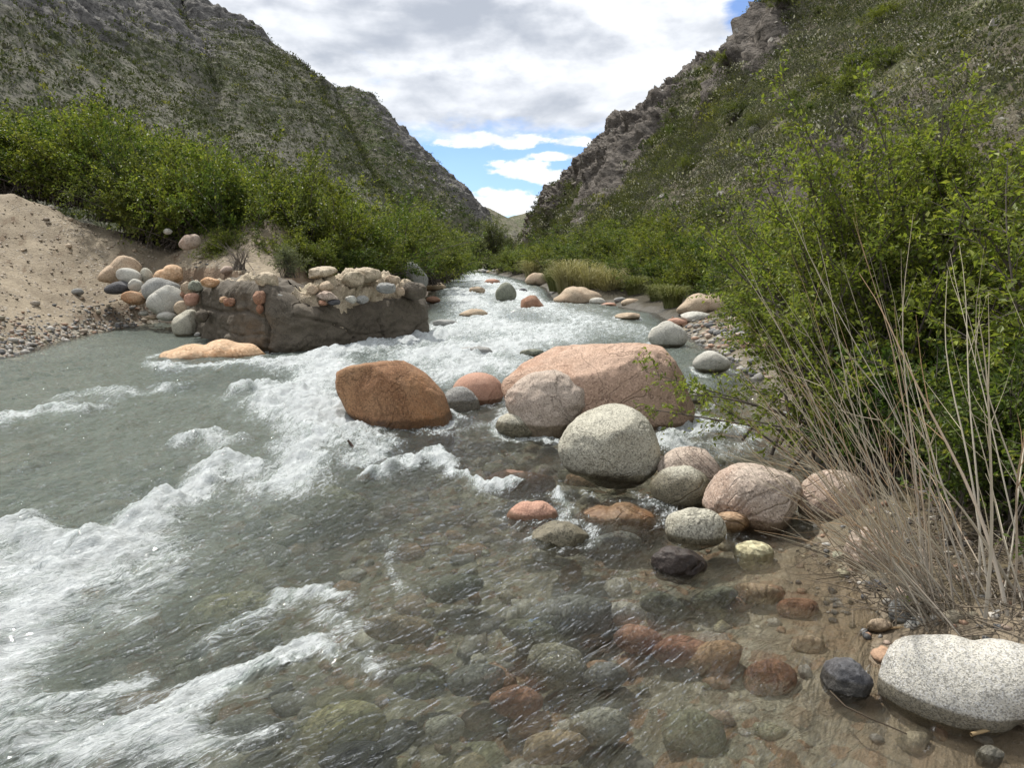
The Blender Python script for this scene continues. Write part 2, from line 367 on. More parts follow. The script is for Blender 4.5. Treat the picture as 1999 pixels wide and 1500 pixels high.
def hill_mat(name, rock1, rock2, soil1, soil2, green1, green2, fs, rockthr=.5):
    m, n = material(name); P = n.new('ShaderNodeNewGeometry').outputs['Position']
    r = n.mix(n.step(n.noise(P, .55 * fs, 7, .68), .32, .68), rock1, rock2)
    r = n.mix(n.math('MULTIPLY', n.step(n.noise(n.mapping(P, (1, 1, 3.2)), .9 * fs, 6, .7), .50, .60), .6), r, tuple(v * .42 for v in rock1))
    r = n.mix(n.math('MULTIPLY', n.step(n.noise(P, 1.5 * fs, 5, .7), .60, .68), .6), r, tuple(min(1, v * 1.5) for v in rock2))
    so = n.mix(n.noise(P, .8 * fs, 6, .65), soil1, soil2)
    gr = n.mix(n.step(n.noise(P, .35 * fs, 5, .6), .35, .65), green1, green2)
    gv = n.step(n.math('ADD', n.noise(P, 1.3 * fs, 5, .65), n.math('MULTIPLY', n.math('SUBTRACT', n.noise(P, .12 * fs, 3, .5), .5), .6)), .44, .56)
    veg = n.mix(gv, so, gr)
    rk = n.step(n.math('ADD', n.attr('rock'), n.math('MULTIPLY', n.math('SUBTRACT', n.noise(P, .6 * fs, 5, .65), .5), 1.1)), rockthr - .1, rockthr + .1)
    col = n.mix(rk, veg, r)
    hb = n.math('ADD', n.math('MULTIPLY', n.noise(P, 1.1 * fs, 8, .7), 1.0), n.math('MULTIPLY', n.voro(P, .8 * fs), .35))
    n.out(n.pbr(col, .95, n.bump(hb, 1.0, .9 / fs), .15)); return m
def rocky(p, f, seed): return fbm3(p * f, 5, seed, .55, True)
# right hill: crag and scrub slope, close
RS = [(at(1000, 499, 260), (-2.5, 262, 1.0), .0), (at(1018, 472, 235), (1, 236, 1.2), .02), (at(1044, 442, 215), (2.5, 214, 1.2), .03), (at(1082, 402, 195), (2.5, 190, 1.2), .04), (at(1100, 375, 180), (3.5, 172, 1.3), .05), (at(1150, 333, 160), (4, 150, 1.3), .06), (at(1200, 290, 142), (4.6, 128, 1.4), .07),
      (at(1250, 236, 126), (5.2, 106, 1.5), .08), (at(1322, 195, 113), (6, 88, 1.5), .08), (at(1390, 153, 102), (6.6, 72, 1.5), .08), (at(1472, 95, 92), (7.2, 58, 1.6), .07), (at(1552, 55, 84), (8, 48, 1.7), .06), (at(1588, -60, 80), (9, 42, 1.8), .05), (at(1650, -190, 72), (10, 36, 2), .02), (at(1850, -330, 62), (11, 29, 2), .0),
      (at(2100, -460, 54), (12, 23, 2), .0), (at(2500, -650, 46), (13, 16, 2), .0), ((66, 22, 48), (15, 5, 2), .0), ((74, -6, 50), (17, -10, 2), .0)]
p, nn, t, s, sh_ = loft('right', RS, 250, 620, (70, 40, -6), 1, 3, .1, 1)
spread = np.interp(s, [0, .35, .62, .75, 1], [1, .85, .8, .35, .12])
k = sst(t, .16, .66) * spread; px_ = pn3(p[:, 0] * .045, p[:, 1] * .045, p[:, 2] * .045, 77)
rockm = np.clip(k * 1.05 + 1.0 * px_ + .45 * pn3(p[:, 0] * .13, p[:, 1] * .13, p[:, 2] * .13, 79) + .03, 0, 1)
rockm = np.maximum(rockm, .8 * sst(pn3(p[:, 0] * .075, p[:, 1] * .075, p[:, 2] * .075, 83) + .35 * pn3(p[:, 0] * .22, p[:, 1] * .22, p[:, 2] * .22, 84), .26, .42) * sst(t, .1, .3))
rockm = np.maximum(rockm, .9 * sst(s, .14, .0) * sst(t, .0, .25))
d = 1.3 * fbm3(p * .06, 3, 5) + rockm * (3.2 * rocky(p * np.array([1, 1, .6]), .10, 9) - 3.9) + rockm * .9 * rocky(p * np.array([1.4, 1.4, .5]), .3, 10) + .55 * rocky(p, .32, 13) * (.35 + rockm) + .22 * rocky(p, .9, 15) * (.3 + rockm)
d *= np.interp(p[:, 1], [20, 80, 170, 250], [.55, .85, 1.1, .6]) * sst(t, -.05, .1) * (1 - .55 * sst(t, .86, 1.0))
p = p + nn * np.where((nn[:, 2] < 0), -1, 1)[:, None] * d[:, None]
HILL_R = (p, t, s, rockm, nn)
hm = hill_mat('scrub_hillside', (.08, .07, .061), (.225, .20, .175), (.14, .125, .09), (.27, .24, .18), (.075, .085, .04), (.13, .135, .065), 1.6)
o = mesh('crag_hill', p, gridq(*sh_), hm, {'rock': rockm}); tag(o, 'steep rocky hillside', None, kind='structure')
# left hill: long dark slope with a rocky head and a second spur
LS = [(at(-1500, -900, 60), (-70, 10, 4), .0), (at(-700, -700, 150), (-62, 45, 4), .0), (at(-250, -330, 240), (-58, 75, 3), .0), (at(80, -150, 285), (-52, 105, 3), .0), (at(300, -30, 300), (-48, 128, 3), .0), (at(332, 10, 302), (-46, 140, 3), .0), (at(350, 25, 300), (-44, 145, 3), .01), (at(400, 40, 298), (-42, 150, 3), .02), (at(450, 62, 295), (-39, 158, 2.5), .03),
      (at(500, 90, 292), (-36, 168, 2), .04), (at(540, 115, 288), (-33, 176, 2), .04), (at(575, 140, 285), (-30, 184, 2), .04), (at(600, 162, 280), (-27, 190, 2), .04), (at(625, 182, 275), (-24, 196, 2), .02), (at(660, 240, 262), (-22, 200, 2), .0), (at(720, 330, 245), (-19, 206, 2), .0), (at(800, 420, 232), (-16, 212, 2), .0), (at(880, 490, 225), (-13, 216, 1), .0)]
p, nn, t, s, sh_ = loft('left', LS, 260, 640, (-80, 60, -30), 1, 3, .1, 1)
head = sst(-p[:, 0], 78, 120) * sst(p[:, 2], 26, 48)  # rocky upper head; its dark rock also stands in for cloud shadow
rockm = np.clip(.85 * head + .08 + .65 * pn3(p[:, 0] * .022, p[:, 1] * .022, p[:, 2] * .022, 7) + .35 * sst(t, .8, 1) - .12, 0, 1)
strat = fbm3(np.stack([p[:, 0] * .03, p[:, 1] * .03, (p[:, 2] + .45 * p[:, 0]) * .16], 1), 4, 61, .55, True)
d = 3.0 * fbm3(p * .018, 3, 25) + rockm * (2.6 * strat + 2.4 * rocky(p, .05, 29) - 1.4) + .9 * rocky(p, .14, 33) * (.25 + rockm) + .4 * rocky(p, .42, 35) * (.3 + rockm)
gul = np.exp(-((p[:, 0] + 68 + (p[:, 2] - 30) * .9 + 2.5 * pn3(p[:, 0] * .06, p[:, 1] * .06, p[:, 2] * .06, 3)) / 1.6) ** 2)
d -= 1.6 * gul
d *= sst(t, -.05, .1)
p = p + nn * np.where((nn[:, 2] < 0), -1, 1)[:, None] * d[:, None]
HILL_L = (p, t, s, rockm, nn)
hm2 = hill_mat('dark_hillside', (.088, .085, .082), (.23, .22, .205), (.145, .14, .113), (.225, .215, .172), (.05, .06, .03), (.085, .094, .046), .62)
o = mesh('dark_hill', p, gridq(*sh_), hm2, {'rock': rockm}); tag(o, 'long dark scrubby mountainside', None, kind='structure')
SS = [(at(560, 175, 345), (-70, 225, 6), .0), (at(625, 180, 342), (-62, 228, 6), .0), (at(650, 181, 340), (-56, 230, 5), .02), (at(690, 178, 338), (-48, 232, 4), .03), (at(720, 190, 336), (-40, 234, 4), .03), (at(745, 215, 334), (-36, 235, 3), .03), (at(770, 245, 332), (-33, 236, 3), .03), (at(800, 276, 328), (-29, 238, 3), .03), (at(830, 306, 324), (-26, 240, 3), .03), (at(860, 335, 320), (-23, 242, 3), .03),
      (at(890, 363, 316), (-20, 245, 3), .03), (at(907, 385, 313), (-18, 248, 3), .02), (at(916, 410, 308), (-16, 252, 3), .0), (at(940, 430, 304), (-14, 256, 3), .0), (at(960, 462, 298), (-11, 262, 3), .0), (at(985, 500, 290), (-8, 270, 2), .0)]
p, nn, t, s, sh_ = loft('spur', SS, 200, 380, (-60, 80, -30), 1, 3, .1, 1)
rockm = np.clip(.35 + .6 * pn3(p[:, 0] * .03, p[:, 1] * .03, p[:, 2] * .03, 17) + .4 * sst(t, .45, .9) * sst(s, .25, .45), 0, 1)
d = 2.4 * fbm3(p * .02, 3, 45) + rockm * (2.2 * rocky(p * np.array([1, 1, .6]), .07, 49) - .7) + .7 * rocky(p, .2, 53) * (.3 + rockm) + .3 * rocky(p, .5, 54)
d *= sst(t, -.05, .1); p = p + nn * np.where((nn[:, 2] < 0), -1, 1)[:, None] * d[:, None]
HILL_S = (p, t, s, rockm, nn)
hm3 = hill_mat('spur_hillside', (.095, .09, .083), (.21, .20, .185), (.11, .105, .078), (.17, .16, .12), (.042, .058, .020), (.075, .092, .034), .6)
o = mesh('rocky_spur', p, gridq(*sh_), hm3, {'rock': rockm}); tag(o, 'rocky spur closing the valley', None, kind='structure')
# far hills in the gap
def far_hill(name, pts, D, base, seed, c):
    sec = [(at(u, v, D), (at(u, 520, D * .72)[0], D * .72, base), .0) for u, v in pts]
    p, nn, t, s, sh_ = loft(name, sec, 90, 160, (0, 160, -60), 1, 3, .1, 1)
    rk = np.clip(.4 + .5 * pn3(p[:, 0] * .012, p[:, 1] * .012, p[:, 2] * .012, seed), 0, 1)
    d = (7 * fbm3(p * .008, 3, seed + 3) + 3.0 * rocky(p, .03, seed + 9) + 1.0 * rocky(p, .11, seed + 11)) * sst(t, -.05, .15) * (1 - .75 * sst(t, .7, 1))
    p = p + nn * np.where((nn[:, 2] < 0), -1, 1)[:, None] * d[:, None]
    m = hill_mat(name + '_slope', tuple(v * .8 for v in c), tuple(v * 1.15 for v in c), (.15, .14, .10), (.21, .19, .14), (.085, .095, .052), (.12, .125, .07), .22, .62)
    o = mesh(name, p, gridq(*sh_), m, {'rock': rk}); tag(o, 'pale hill at the valley end', None, kind='structure')
far_hill('far_hill', [(820, 470), (870, 430), (905, 405), (930, 401), (955, 407), (985, 424), (1000, 432), (1040, 455), (1100, 480)], 900, 2, 101, (.19, .175, .155))
far_hill('farther_hill', [(900, 470), (960, 440), (1000, 423), (1030, 416), (1060, 417), (1120, 425), (1200, 440)], 1250, 2, 131, (.17, .165, .15))
# ------------------------------------------------------------------ rocks
_rm = {}
KIND = {  # pale colour, second colour, grain colour, grain size, amount of grain, stain colour, amount of stain
    'white': ((.68, .65, .57), (.58, .555, .49), (.06, .06, .06), 100, .72, (.40, .32, .22), .08),
    'speck': ((.47, .45, .37), (.34, .32, .26), (.035, .035, .03), 60, .55, (.20, .18, .12), .5),
    'pinkgr': ((.46, .385, .32), (.36, .29, .235), (.07, .055, .05), 55, .40, (.33, .20, .14), .5),
    'huge': ((.47, .335, .255), (.40, .27, .195), (.10, .06, .045), 40, .32, (.26, .11, .05), .45),
    'brown': ((.30, .175, .095), (.20, .10, .05), (.05, .03, .02), 48, .42, (.32, .14, .05), .55),
    'salmon': ((.43, .265, .195), (.37, .205, .145), (.16, .08, .06), 60, .25, (.3, .12, .07), .2),
    'orange': ((.43, .305, .20), (.35, .225, .135), (.14, .07, .04), 30, .25, (.32, .13, .045), .5),
    'slab': ((.52, .37, .245), (.46, .31, .19), (.30, .14, .06), 14, .30, (.40, .19, .07), .5),
    'tan': ((.46, .37, .27), (.35, .27, .19), (.14, .10, .07), 40, .35, (.33, .20, .12), .35),
    'grey': ((.31, .31, .29), (.22, .22, .21), (.07, .07, .07), 50, .35, (.30, .27, .22), .2),
    'pale': ((.47, .46, .41), (.37, .36, .32), (.12, .12, .11), 55, .35, (.36, .30, .22), .15),
    'green': ((.24, .25, .20), (.17, .18, .14), (.06, .06, .05), 35, .4, (.27, .24, .16), .3),
    'dark': ((.10, .10, .105), (.065, .065, .07), (.02, .02, .02), 40, .3, (.16, .13, .11), .25),
    'purple': ((.105, .085, .085), (.065, .052, .055), (.02, .02, .02), 30, .3, (.16, .11, .09), .2),
    'yellow': ((.55, .50, .33), (.42, .38, .23), (.10, .09, .05), 25, .4, (.22, .19, .09), .4),
    'red': ((.31, .19, .13), (.23, .12, .075), (.07, .04, .03), 45, .35, (.30, .10, .04), .4),
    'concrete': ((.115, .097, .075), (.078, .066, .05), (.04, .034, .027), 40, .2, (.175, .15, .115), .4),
    'mortar': ((.46, .39, .29), (.34, .28, .20), (.14, .11, .08), 30, .3, (.24, .22, .13), .4)}
def rockmat(kind):
    if kind in _rm: return _rm[kind]
    c1, c2, sp, gs, ga, st, sa = KIND[kind]
    m, n = material(kind + '_stone'); T = n.new('ShaderNodeTexCoord').outputs['Object']
    oi = n.new('ShaderNodeObjectInfo').outputs['Random']
    off = n.new('ShaderNodeCombineXYZ'); n.put(off.inputs[0], n.math('MULTIPLY', oi, 37.0)); n.put(off.inputs[1], n.math('MULTIPLY', oi, 91.0)); T = n.vmath('ADD', T, off.outputs[0])
    c = n.mix(n.step(n.noise(T, 2.6, 6, .62, .4), .33, .67), c2, c1)
    c = n.mix(n.math('MULTIPLY', n.step(n.noise(T, 1.3, 5, .65, .6), .46, .66), sa), c, st)
    gs *= 2.1; gv = n.voro(T, gs, out='Color'); sp_ = n.new('ShaderNodeSeparateXYZ'); n.put(sp_.inputs[0], gv)
    c = n.mix(n.math('MULTIPLY', n.step(sp_.outputs[0], 1 - ga * .62, 1 - ga * .62 + .12), .5), c, sp)
    c = n.mix(n.math('MULTIPLY', n.step(sp_.outputs[1], .72, .85), .45), c, tuple(min(.8, v * 1.55) for v in c1))
    c = n.mix(n.math('MULTIPLY', n.step(n.noise(T, gs * .3, 5, .75), .52, .75), .45 * ga + .1 if kind != 'white' else .10), c, tuple(v * .45 for v in c1))
    cr = n.math('ABSOLUTE', n.math('SUBTRACT', n.noise(T, 1.7, 4, .6, .8), .5))
    c = n.mix(n.math('MULTIPLY', n.step(cr, .010, .0), min(.45, sa * 1.1) if kind != 'white' else 0.0), c, tuple(v * .35 for v in c2))
    wet = n.math('ADD', n.attr('wet'), n.math('MULTIPLY', n.math('SUBTRACT', n.noise(T, 9, 5, .65), .5), .5))
    wf = n.math('MULTIPLY', n.step(wet, .3, .7), .9)
    al = n.mix(1.0, c, (.36, .33, .26), 'MULTIPLY')
    c = n.mix(wf, c, al)
    h = n.math('ADD', n.math('MULTIPLY', n.noise(T, gs * .8, 5, .7), .5), n.math('MULTIPLY', n.noise(T, 6, 7, .62), 1.0))
    h = n.math('SUBTRACT', h, n.math('MULTIPLY', n.step(cr, .02, .0), .5 if kind != 'white' else 0.0))
    n.out(n.pbr(c, n.math('SUBTRACT', .88, n.math('MULTIPLY', wf, .5)), n.bump(h, .75, .022), .3))
    _rm[kind] = m; return m
def ell(cu, cv, ru, rv, tilt=0):
    t = np.linspace(0, 2 * math.pi, 24, endpoint=False); a = math.radians(tilt)
    x = ru * np.cos(t); y = rv * np.sin(t)
    return [(cu + x_ * math.cos(a) - y_ * math.sin(a), cv + x_ * math.sin(a) + y_ * math.cos(a)) for x_, y_ in zip(x, y)]
_seed = [100]
def rock_shape(out, Yc, thick=1.0, sub=5, amp=.05, cuts=4, power=.86, seed=None, pit=0.0, sharp=.06):
    """outline in the picture at distance Yc -> a solid stone; thick is its depth over its half width"""
    _seed[0] += 1; sd_ = seed or _seed[0]; rng = np.random.default_rng(sd_)
    o = np.array(out, float); cu, cv = (o.min(0) + o.max(0)) / 2
    c = at(cu, cv, Yc); d = unit(c - EYE); R = unit(np.cross(d, [0, 0, 1])); U = np.cross(R, d)
    pts = []
    for u, v in o:
        r = ray(u, v); h = EYE + r * (((c - EYE) @ d) / (r @ d)) - c; pts.append((h @ R, h @ U))
    pts = np.array(pts); th = np.arctan2(pts[:, 1], pts[:, 0]); k = np.argsort(th); th = th[k]; rr = np.hypot(*pts.T)[k]
    g = np.linspace(-math.pi, math.pi, 181); rg_ = np.interp(g, np.concatenate([th - 2 * math.pi, th, th + 2 * math.pi]), np.tile(rr, 3))
    rg_ = np.convolve(np.concatenate([rg_[-7:-1], rg_, rg_[1:7]]), np.ones(7) / 7, 'same')[6:-6]
    v, f = ico(sub); half = pts[:, 0].max()
    a, b, e = v[:, 0], v[:, 2], v[:, 1]; rho = np.hypot(a, b); rf = np.interp(np.arctan2(b, a), g, rg_)
    size = (half + np.abs(pts[:, 1]).max()) / 2
    D = thick * half; sg = lambda q, pw: np.sign(q) * np.abs(q) ** pw
    P = (sg(rho, power) * rf / (rho + 1e-9))[:, None] * (a[:, None] * R + b[:, None] * U) + (D * sg(e, power))[:, None] * d
    for i in range(cuts):                              # worn flat faces
        nrm = rng.normal(size=3); nrm = unit(nrm - (nrm @ d) * d * .2) if i % 2 else unit(nrm); q = P @ nrm; lim = np.quantile(q, .97) * rng.uniform(.80, .93)
        ov = q > lim; P[ov] -= ((q[ov] - lim) * .72)[:, None] * nrm
    q = P / size; s3 = np.array([sd_ * 1.7, sd_ * .9, sd_ * 2.3]) % 97
    disp = amp * fbm3(q * 1.25 + s3, 4, sd_) + sharp * (fbm3(q * 1.9 + s3, 3, sd_ + 5, .5, True) - .9) * .35 + .012 * fbm3(q * 9 + s3, 3, sd_ + 8)
    if pit: disp -= pit * sst(fbm3(q * 7 + s3, 2, sd_ + 9), .35, .7)
    return P * (1 + disp[:, None] * .9), f, c
ROCKS = []
def rock(name, label, cat, kind, out, Yc=None, base=None, thick=1.0, group=None, wet=.07, parent=None, wetz=None, **kw):
    o = np.array(out, float)
    if Yc is None:
        cv = base if base else o[:, 1].max(); yb = onwater((o[:, 0].min() + o[:, 0].max()) / 2, cv)[1]
        half = (o[:, 0].max() - o[:, 0].min()) / 2 / F * yb; Yc = yb + half * thick * .55
    sink = kw.pop('sink', 0); P, f, c = rock_shape(out, Yc, thick, **kw); c = c - np.array([0, 0, sink])
    wz = P[:, 2] + c[2] - W(P[:, 1] + c[1]) if wetz is None else P[:, 2] + c[2] - wetz
    wt = sst(-wz, -wet * 2.1, -wet * .3) if wet > 0 else np.zeros(len(P))
    ob = mesh(name, P, f, rockmat(kind), {'wet': wt}, True, parent, tuple(c))
    if cat: tag(ob, label, cat, group)
    ROCKS.append((c, P)); return ob
# -- the boulders in the rapids
rock('boulder', 'rust-brown granite boulder standing in the white rapids', 'boulder', 'brown', [(655, 750), (662, 715), (682, 700), (722, 697), (772, 703), (818, 722), (850, 750), (868, 775), (880, 805), (886, 840), (880, 885), (800, 905), (730, 880), (692, 822), (668, 788)], base=832, thick=.9, sub=6, cuts=2, amp=.04, sharp=.05, wet=.09)
rock('boulder', 'round salmon-pink boulder between the brown and the huge boulder', 'boulder', 'salmon', ell(933, 767, 50, 40), base=783, thick=1.0, cuts=0, amp=.03, sharp=.0, wet=.03)
rock('boulder', 'low grey boulder wedged below the round salmon-pink one', 'boulder', 'grey', [(868, 775), (880, 760), (908, 756), (927, 772), (936, 800), (915, 830), (870, 825)], base=796, thick=.8, cuts=4)
rock('boulder', 'huge pitted pink boulder with a long sloping back, biggest in the stream', 'boulder', 'huge', [(975, 755), (1010, 725), (1060, 694), (1110, 672), (1180, 665), (1250, 661), (1290, 675), (1330, 694), (1347, 722), (1357, 765), (1355, 805), (1348, 850), (1300, 890), (1200, 890), (1100, 860), (1000, 810)], base=829, thick=.62, sub=6, cuts=5, amp=.045, sharp=.09, pit=.016, wet=.05)
rock('boulder', 'grey-pink layered boulder leaning against the huge pink one', 'boulder', 'pinkgr', [(985, 772), (1010, 745), (1050, 725), (1085, 721), (1122, 740), (1152, 760), (1154, 787), (1140, 807), (1112, 838), (1080, 870), (1030, 860), (1000, 820)], base=839, thick=.75, sub=6, cuts=3, amp=.05, sharp=.12, wet=.06)
rock('boulder', 'small rounded wet stone at the foot of the layered boulder', 'boulder', 'speck', ell(1018, 832, 52, 28), base=840, thick=.8, cuts=2)
rock('boulder', 'rounded cream boulder with black speckles in the middle of the stream', 'boulder', 'speck', [(1086, 885), (1095, 850), (1120, 820), (1160, 798), (1210, 792), (1250, 807), (1275, 840), (1288, 878), (1281, 918), (1252, 945), (1200, 955), (1140, 930), (1100, 910)], base=941, thick=.85, sub=6, cuts=4, amp=.045, sharp=.06, wet=.07)
rock('boulder', 'pinkish domed boulder behind a mossy speckled stone', 'boulder', 'pinkgr', [(1283, 915), (1300, 887), (1335, 874), (1365, 875), (1395, 890), (1415, 915), (1408, 950), (1360, 965), (1300, 950)], base=955, thick=.8, cuts=2, amp=.03)
rock('boulder', 'speckled stone with a dark mossy front in front of the domed boulder', 'boulder', 'speck', [(1268, 948), (1285, 925), (1320, 912), (1360, 917), (1385, 940), (1390, 965), (1360, 990), (1310, 995), (1278, 975)], base=980, thick=.8, cuts=2, amp=.03, wet=.16)
rock('boulder', 'broad pinkish-white boulder under the tips of the dry stalks', 'boulder', 'pinkgr', [(1368, 980), (1385, 940), (1415, 915), (1460, 904), (1512, 910), (1552, 935), (1572, 972), (1566, 1015), (1530, 1042), (1450, 1032), (1395, 1010)], base=1024, thick=.8, sub=6, cuts=4, amp=.05, sharp=.10, wet=.05)
rock('boulder', 'reddish boulder half hidden behind the dry stalks', 'boulder', 'pinkgr', [(1560, 960), (1590, 925), (1640, 920), (1690, 950), (1700, 1000), (1660, 1030), (1590, 1025), (1562, 1005)], base=1022, thick=.8, cuts=3)
rock('boulder', 'egg-shaped pale speckled stone in the shallows', 'boulder', 'speck', [(1294, 1035), (1303, 1010), (1330, 997), (1365, 994), (1400, 1003), (1419, 1028), (1412, 1055), (1380, 1070), (1330, 1068), (1302, 1055)], base=1063, thick=.8, sub=5, cuts=1, amp=.03, sharp=.03, wet=.05)
rock('boulder', 'flat rusty stone between two pale boulders in the shallows', 'boulder', 'orange', ell(1428, 1020, 36, 22), base=1034, thick=.9, cuts=2)
rock('boulder', 'pale sliver of stone just breaking the still water', 'boulder', 'yellow', [(1432, 1070), (1450, 1060), (1480, 1058), (1505, 1068), (1510, 1095), (1480, 1115), (1440, 1105)], base=1078, thick=.8, cuts=2, wet=.0)
rock('boulder', 'dark purplish wet stone below the egg-shaped one', 'boulder', 'purple', [(1262, 1100), (1285, 1078), (1330, 1072), (1362, 1085), (1382, 1105), (1360, 1130), (1310, 1135), (1275, 1122)], base=1122, thick=.8, cuts=5, amp=.08, sharp=.15, wet=.2)
rock('boulder', 'angular grey-green stone awash beside the small pink one', 'boulder', 'speck', [(1032, 1035), (1060, 1018), (1095, 1010), (1130, 1018), (1152, 1042), (1135, 1065), (1080, 1068), (1045, 1055)], base=1058, sink=.03, thick=.8, cuts=5, amp=.06, sharp=.12, wet=.12)
rock('boulder', 'small smooth pink stone with water curling round it', 'boulder', 'salmon', [(988, 998), (1005, 980), (1040, 972), (1075, 978), (1092, 1000), (1080, 1025), (1030, 1032), (998, 1020)], base=1015, sink=.03, thick=.8, cuts=1, amp=.03, wet=.04)
rock('boulder', 'broad orange slab lying awash below the cream speckled boulder', 'boulder', 'orange', [(1108, 975), (1140, 955), (1190, 948), (1250, 952), (1300, 980), (1310, 1005), (1250, 1025), (1160, 1020), (1120, 1000)], base=1005, sink=.15, thick=.75, cuts=3, amp=.04, wet=.1)
rock('boulder', 'pinkish rock just under the surface above the pink stone', 'boulder', 'salmon', ell(1015, 918, 72, 30), base=925, sink=.12, thick=.8, cuts=2, wet=.2)
rock('boulder', 'big white granite stone with black speckles on the wet sand', 'boulder', 'white', [(1702, 1315), (1718, 1272), (1758, 1246), (1820, 1242), (1900, 1254), (1999, 1262), (2075, 1290), (2095, 1340), (2070, 1385), (1990, 1412), (1900, 1440), (1830, 1430), (1758, 1396), (1714, 1355)], base=1415, thick=.62, sub=6, cuts=1, amp=.022, sharp=.02, wet=.035, wetz=.02)
rock('boulder', 'dark blue-grey stone touching the big white granite stone', 'boulder', 'dark', [(1603, 1295), (1640, 1264), (1682, 1275), (1704, 1310), (1692, 1348), (1640, 1352), (1608, 1325)], base=1345, thick=.8, cuts=7, amp=.09, sharp=.18, sink=.045, wet=.03)
rock('boulder', 'brown granite rock at the roots of the dry stalks', 'boulder', 'pinkgr', [(1644, 1080), (1660, 1040), (1700, 1028), (1735, 1055), (1738, 1110), (1700, 1140), (1665, 1120)], base=1122, thick=.8, cuts=3, amp=.05, wet=.06)
for (cu, cv, ru, rv, k, Y_, lb) in ((1772, 1168, 36, 26, 'pinkgr', None, 'pinkish stone on the bank below the dry stalks'), (1715, 1146, 27, 15, 'dark', None, 'small dark stone at the water edge under the bank'),
        (1755, 1197, 24, 28, 'grey', None, 'pointed grey stone at the edge of the bank'), (1797, 1226, 38, 22, 'grey', None, 'smooth grey stone behind the big white granite one'), (1715, 1222, 27, 14, 'tan', None, 'small tan stone lying by the floating straw'),
        (1895, 1215, 45, 24, 'pinkgr', None, 'reddish stone among the roots above the white granite one'), (1935, 1455, 30, 24, 'grey', None, 'small greenish pebble in the wet sand under the white stone')):
    rock('stone', lb, 'stone', k, ell(cu, cv, ru, rv), Yc=Y_, thick=.8, sub=4, cuts=4, amp=.06, wet=.03, sink=.045 if cv > 1400 else 0)
# -- stones seen through the water
SUBM = [(665, 1425, 78, 48, 'yellow', 'large yellowish stone seen through the shallow water'), (690, 1478, 60, 26, 'dark', 'dark stone under water below the yellowish one'), (1120, 1208, 82, 40, 'grey', 'flat grey slab under the clear water'), (1216, 1200, 38, 22, 'white', 'small white stone under water beside the flat grey slab'),
        (1085, 1302, 58, 40, 'speck', 'white speckled stone under the shallow water'), (1392, 1288, 55, 32, 'orange', 'light orange stone just under water'), (1503, 1328, 46, 36, 'red', 'rust-red stone under the shallow water'), (1330, 1275, 50, 30, 'salmon', 'pinkish stone under water beside the light orange one'),
        (625, 980, 95, 32, 'yellow', 'pale tan boulder under the water below the rapids'), (440, 1205, 85, 42, 'yellow', 'olive-yellow boulder under the foam-streaked water'), (60, 905, 78, 20, 'orange', 'long orange rock under the water beside the foam'), (290, 1382, 62, 28, 'orange', 'orange-brown stone under the streaky foam'),
        (1010, 1372, 45, 30, 'salmon', 'pinkish stone on the stream bed'), (865, 1425, 36, 26, 'pale', 'pale cobble on the stream bed'), (1170, 1420, 50, 34, 'pale', 'whitish cobble near the sandy shallows'), (1205, 1060, 42, 20, 'grey', 'bluish stone under water beside the orange slab'), (1040, 1240, 60, 26, 'green', 'greenish stone beside the flat grey slab'), (1290, 1180, 40, 22, 'green', 'green-grey stone in the still shallows'),
        (930, 1330, 50, 30, 'grey', 'grey stone in the middle of the shallows'), (1180, 1320, 40, 24, 'grey', 'small grey stone near the white speckled one'), (780, 1230, 60, 26, 'tan', 'tan stone beneath the rippled water'), (1245, 1250, 45, 26, 'salmon', 'rosy stone behind the light orange one'), (880, 1150, 55, 22, 'green', 'olive stone under rippled water'), (480, 1430, 70, 32, 'grey', 'grey stone under the lower foam streak'),
        (1560, 1190, 40, 20, 'red', 'dim reddish stone in the still pool'), (1480, 1160, 45, 18, 'tan', 'dim tan stone in the still pool'), (1395, 1170, 42, 20, 'green', 'mossy stone in the still pool'), (1080, 1460, 60, 30, 'tan', 'tan stone in the sandy shallows'), (820, 1340, 45, 24, 'green', 'mossy stone beside the pale cobble'), (1580, 1262, 30, 18, 'tan', 'sunken stone beside the dark blue-grey one'), (205, 1000, 60, 18, 'tan', 'tan rock under the green water')]
for i, (cu, cv, ru, rv, k, lb) in enumerate(SUBM):
    c = onwater(cu, cv); gz = float(ground(np.array([c[0]]), np.array([c[1]]))[0]); d = ray(cu, cv); yb = CAMZ / max(-d[2] / d[1], .01); zc = max(min(gz * .55, -(rv / F * yb * 1.0 + .035)), gz * .9); yb = (CAMZ - zc) / max(-d[2] / d[1], .01)
    rock('submerged_stone', lb, 'stone', k, ell(cu, cv, ru * 1.2, rv * 1.1, (i * 37) % 30 - 15), Yc=yb, thick=.8, sub=4, cuts=5, amp=.07, sharp=.1, wet=0, group='stones under the water')
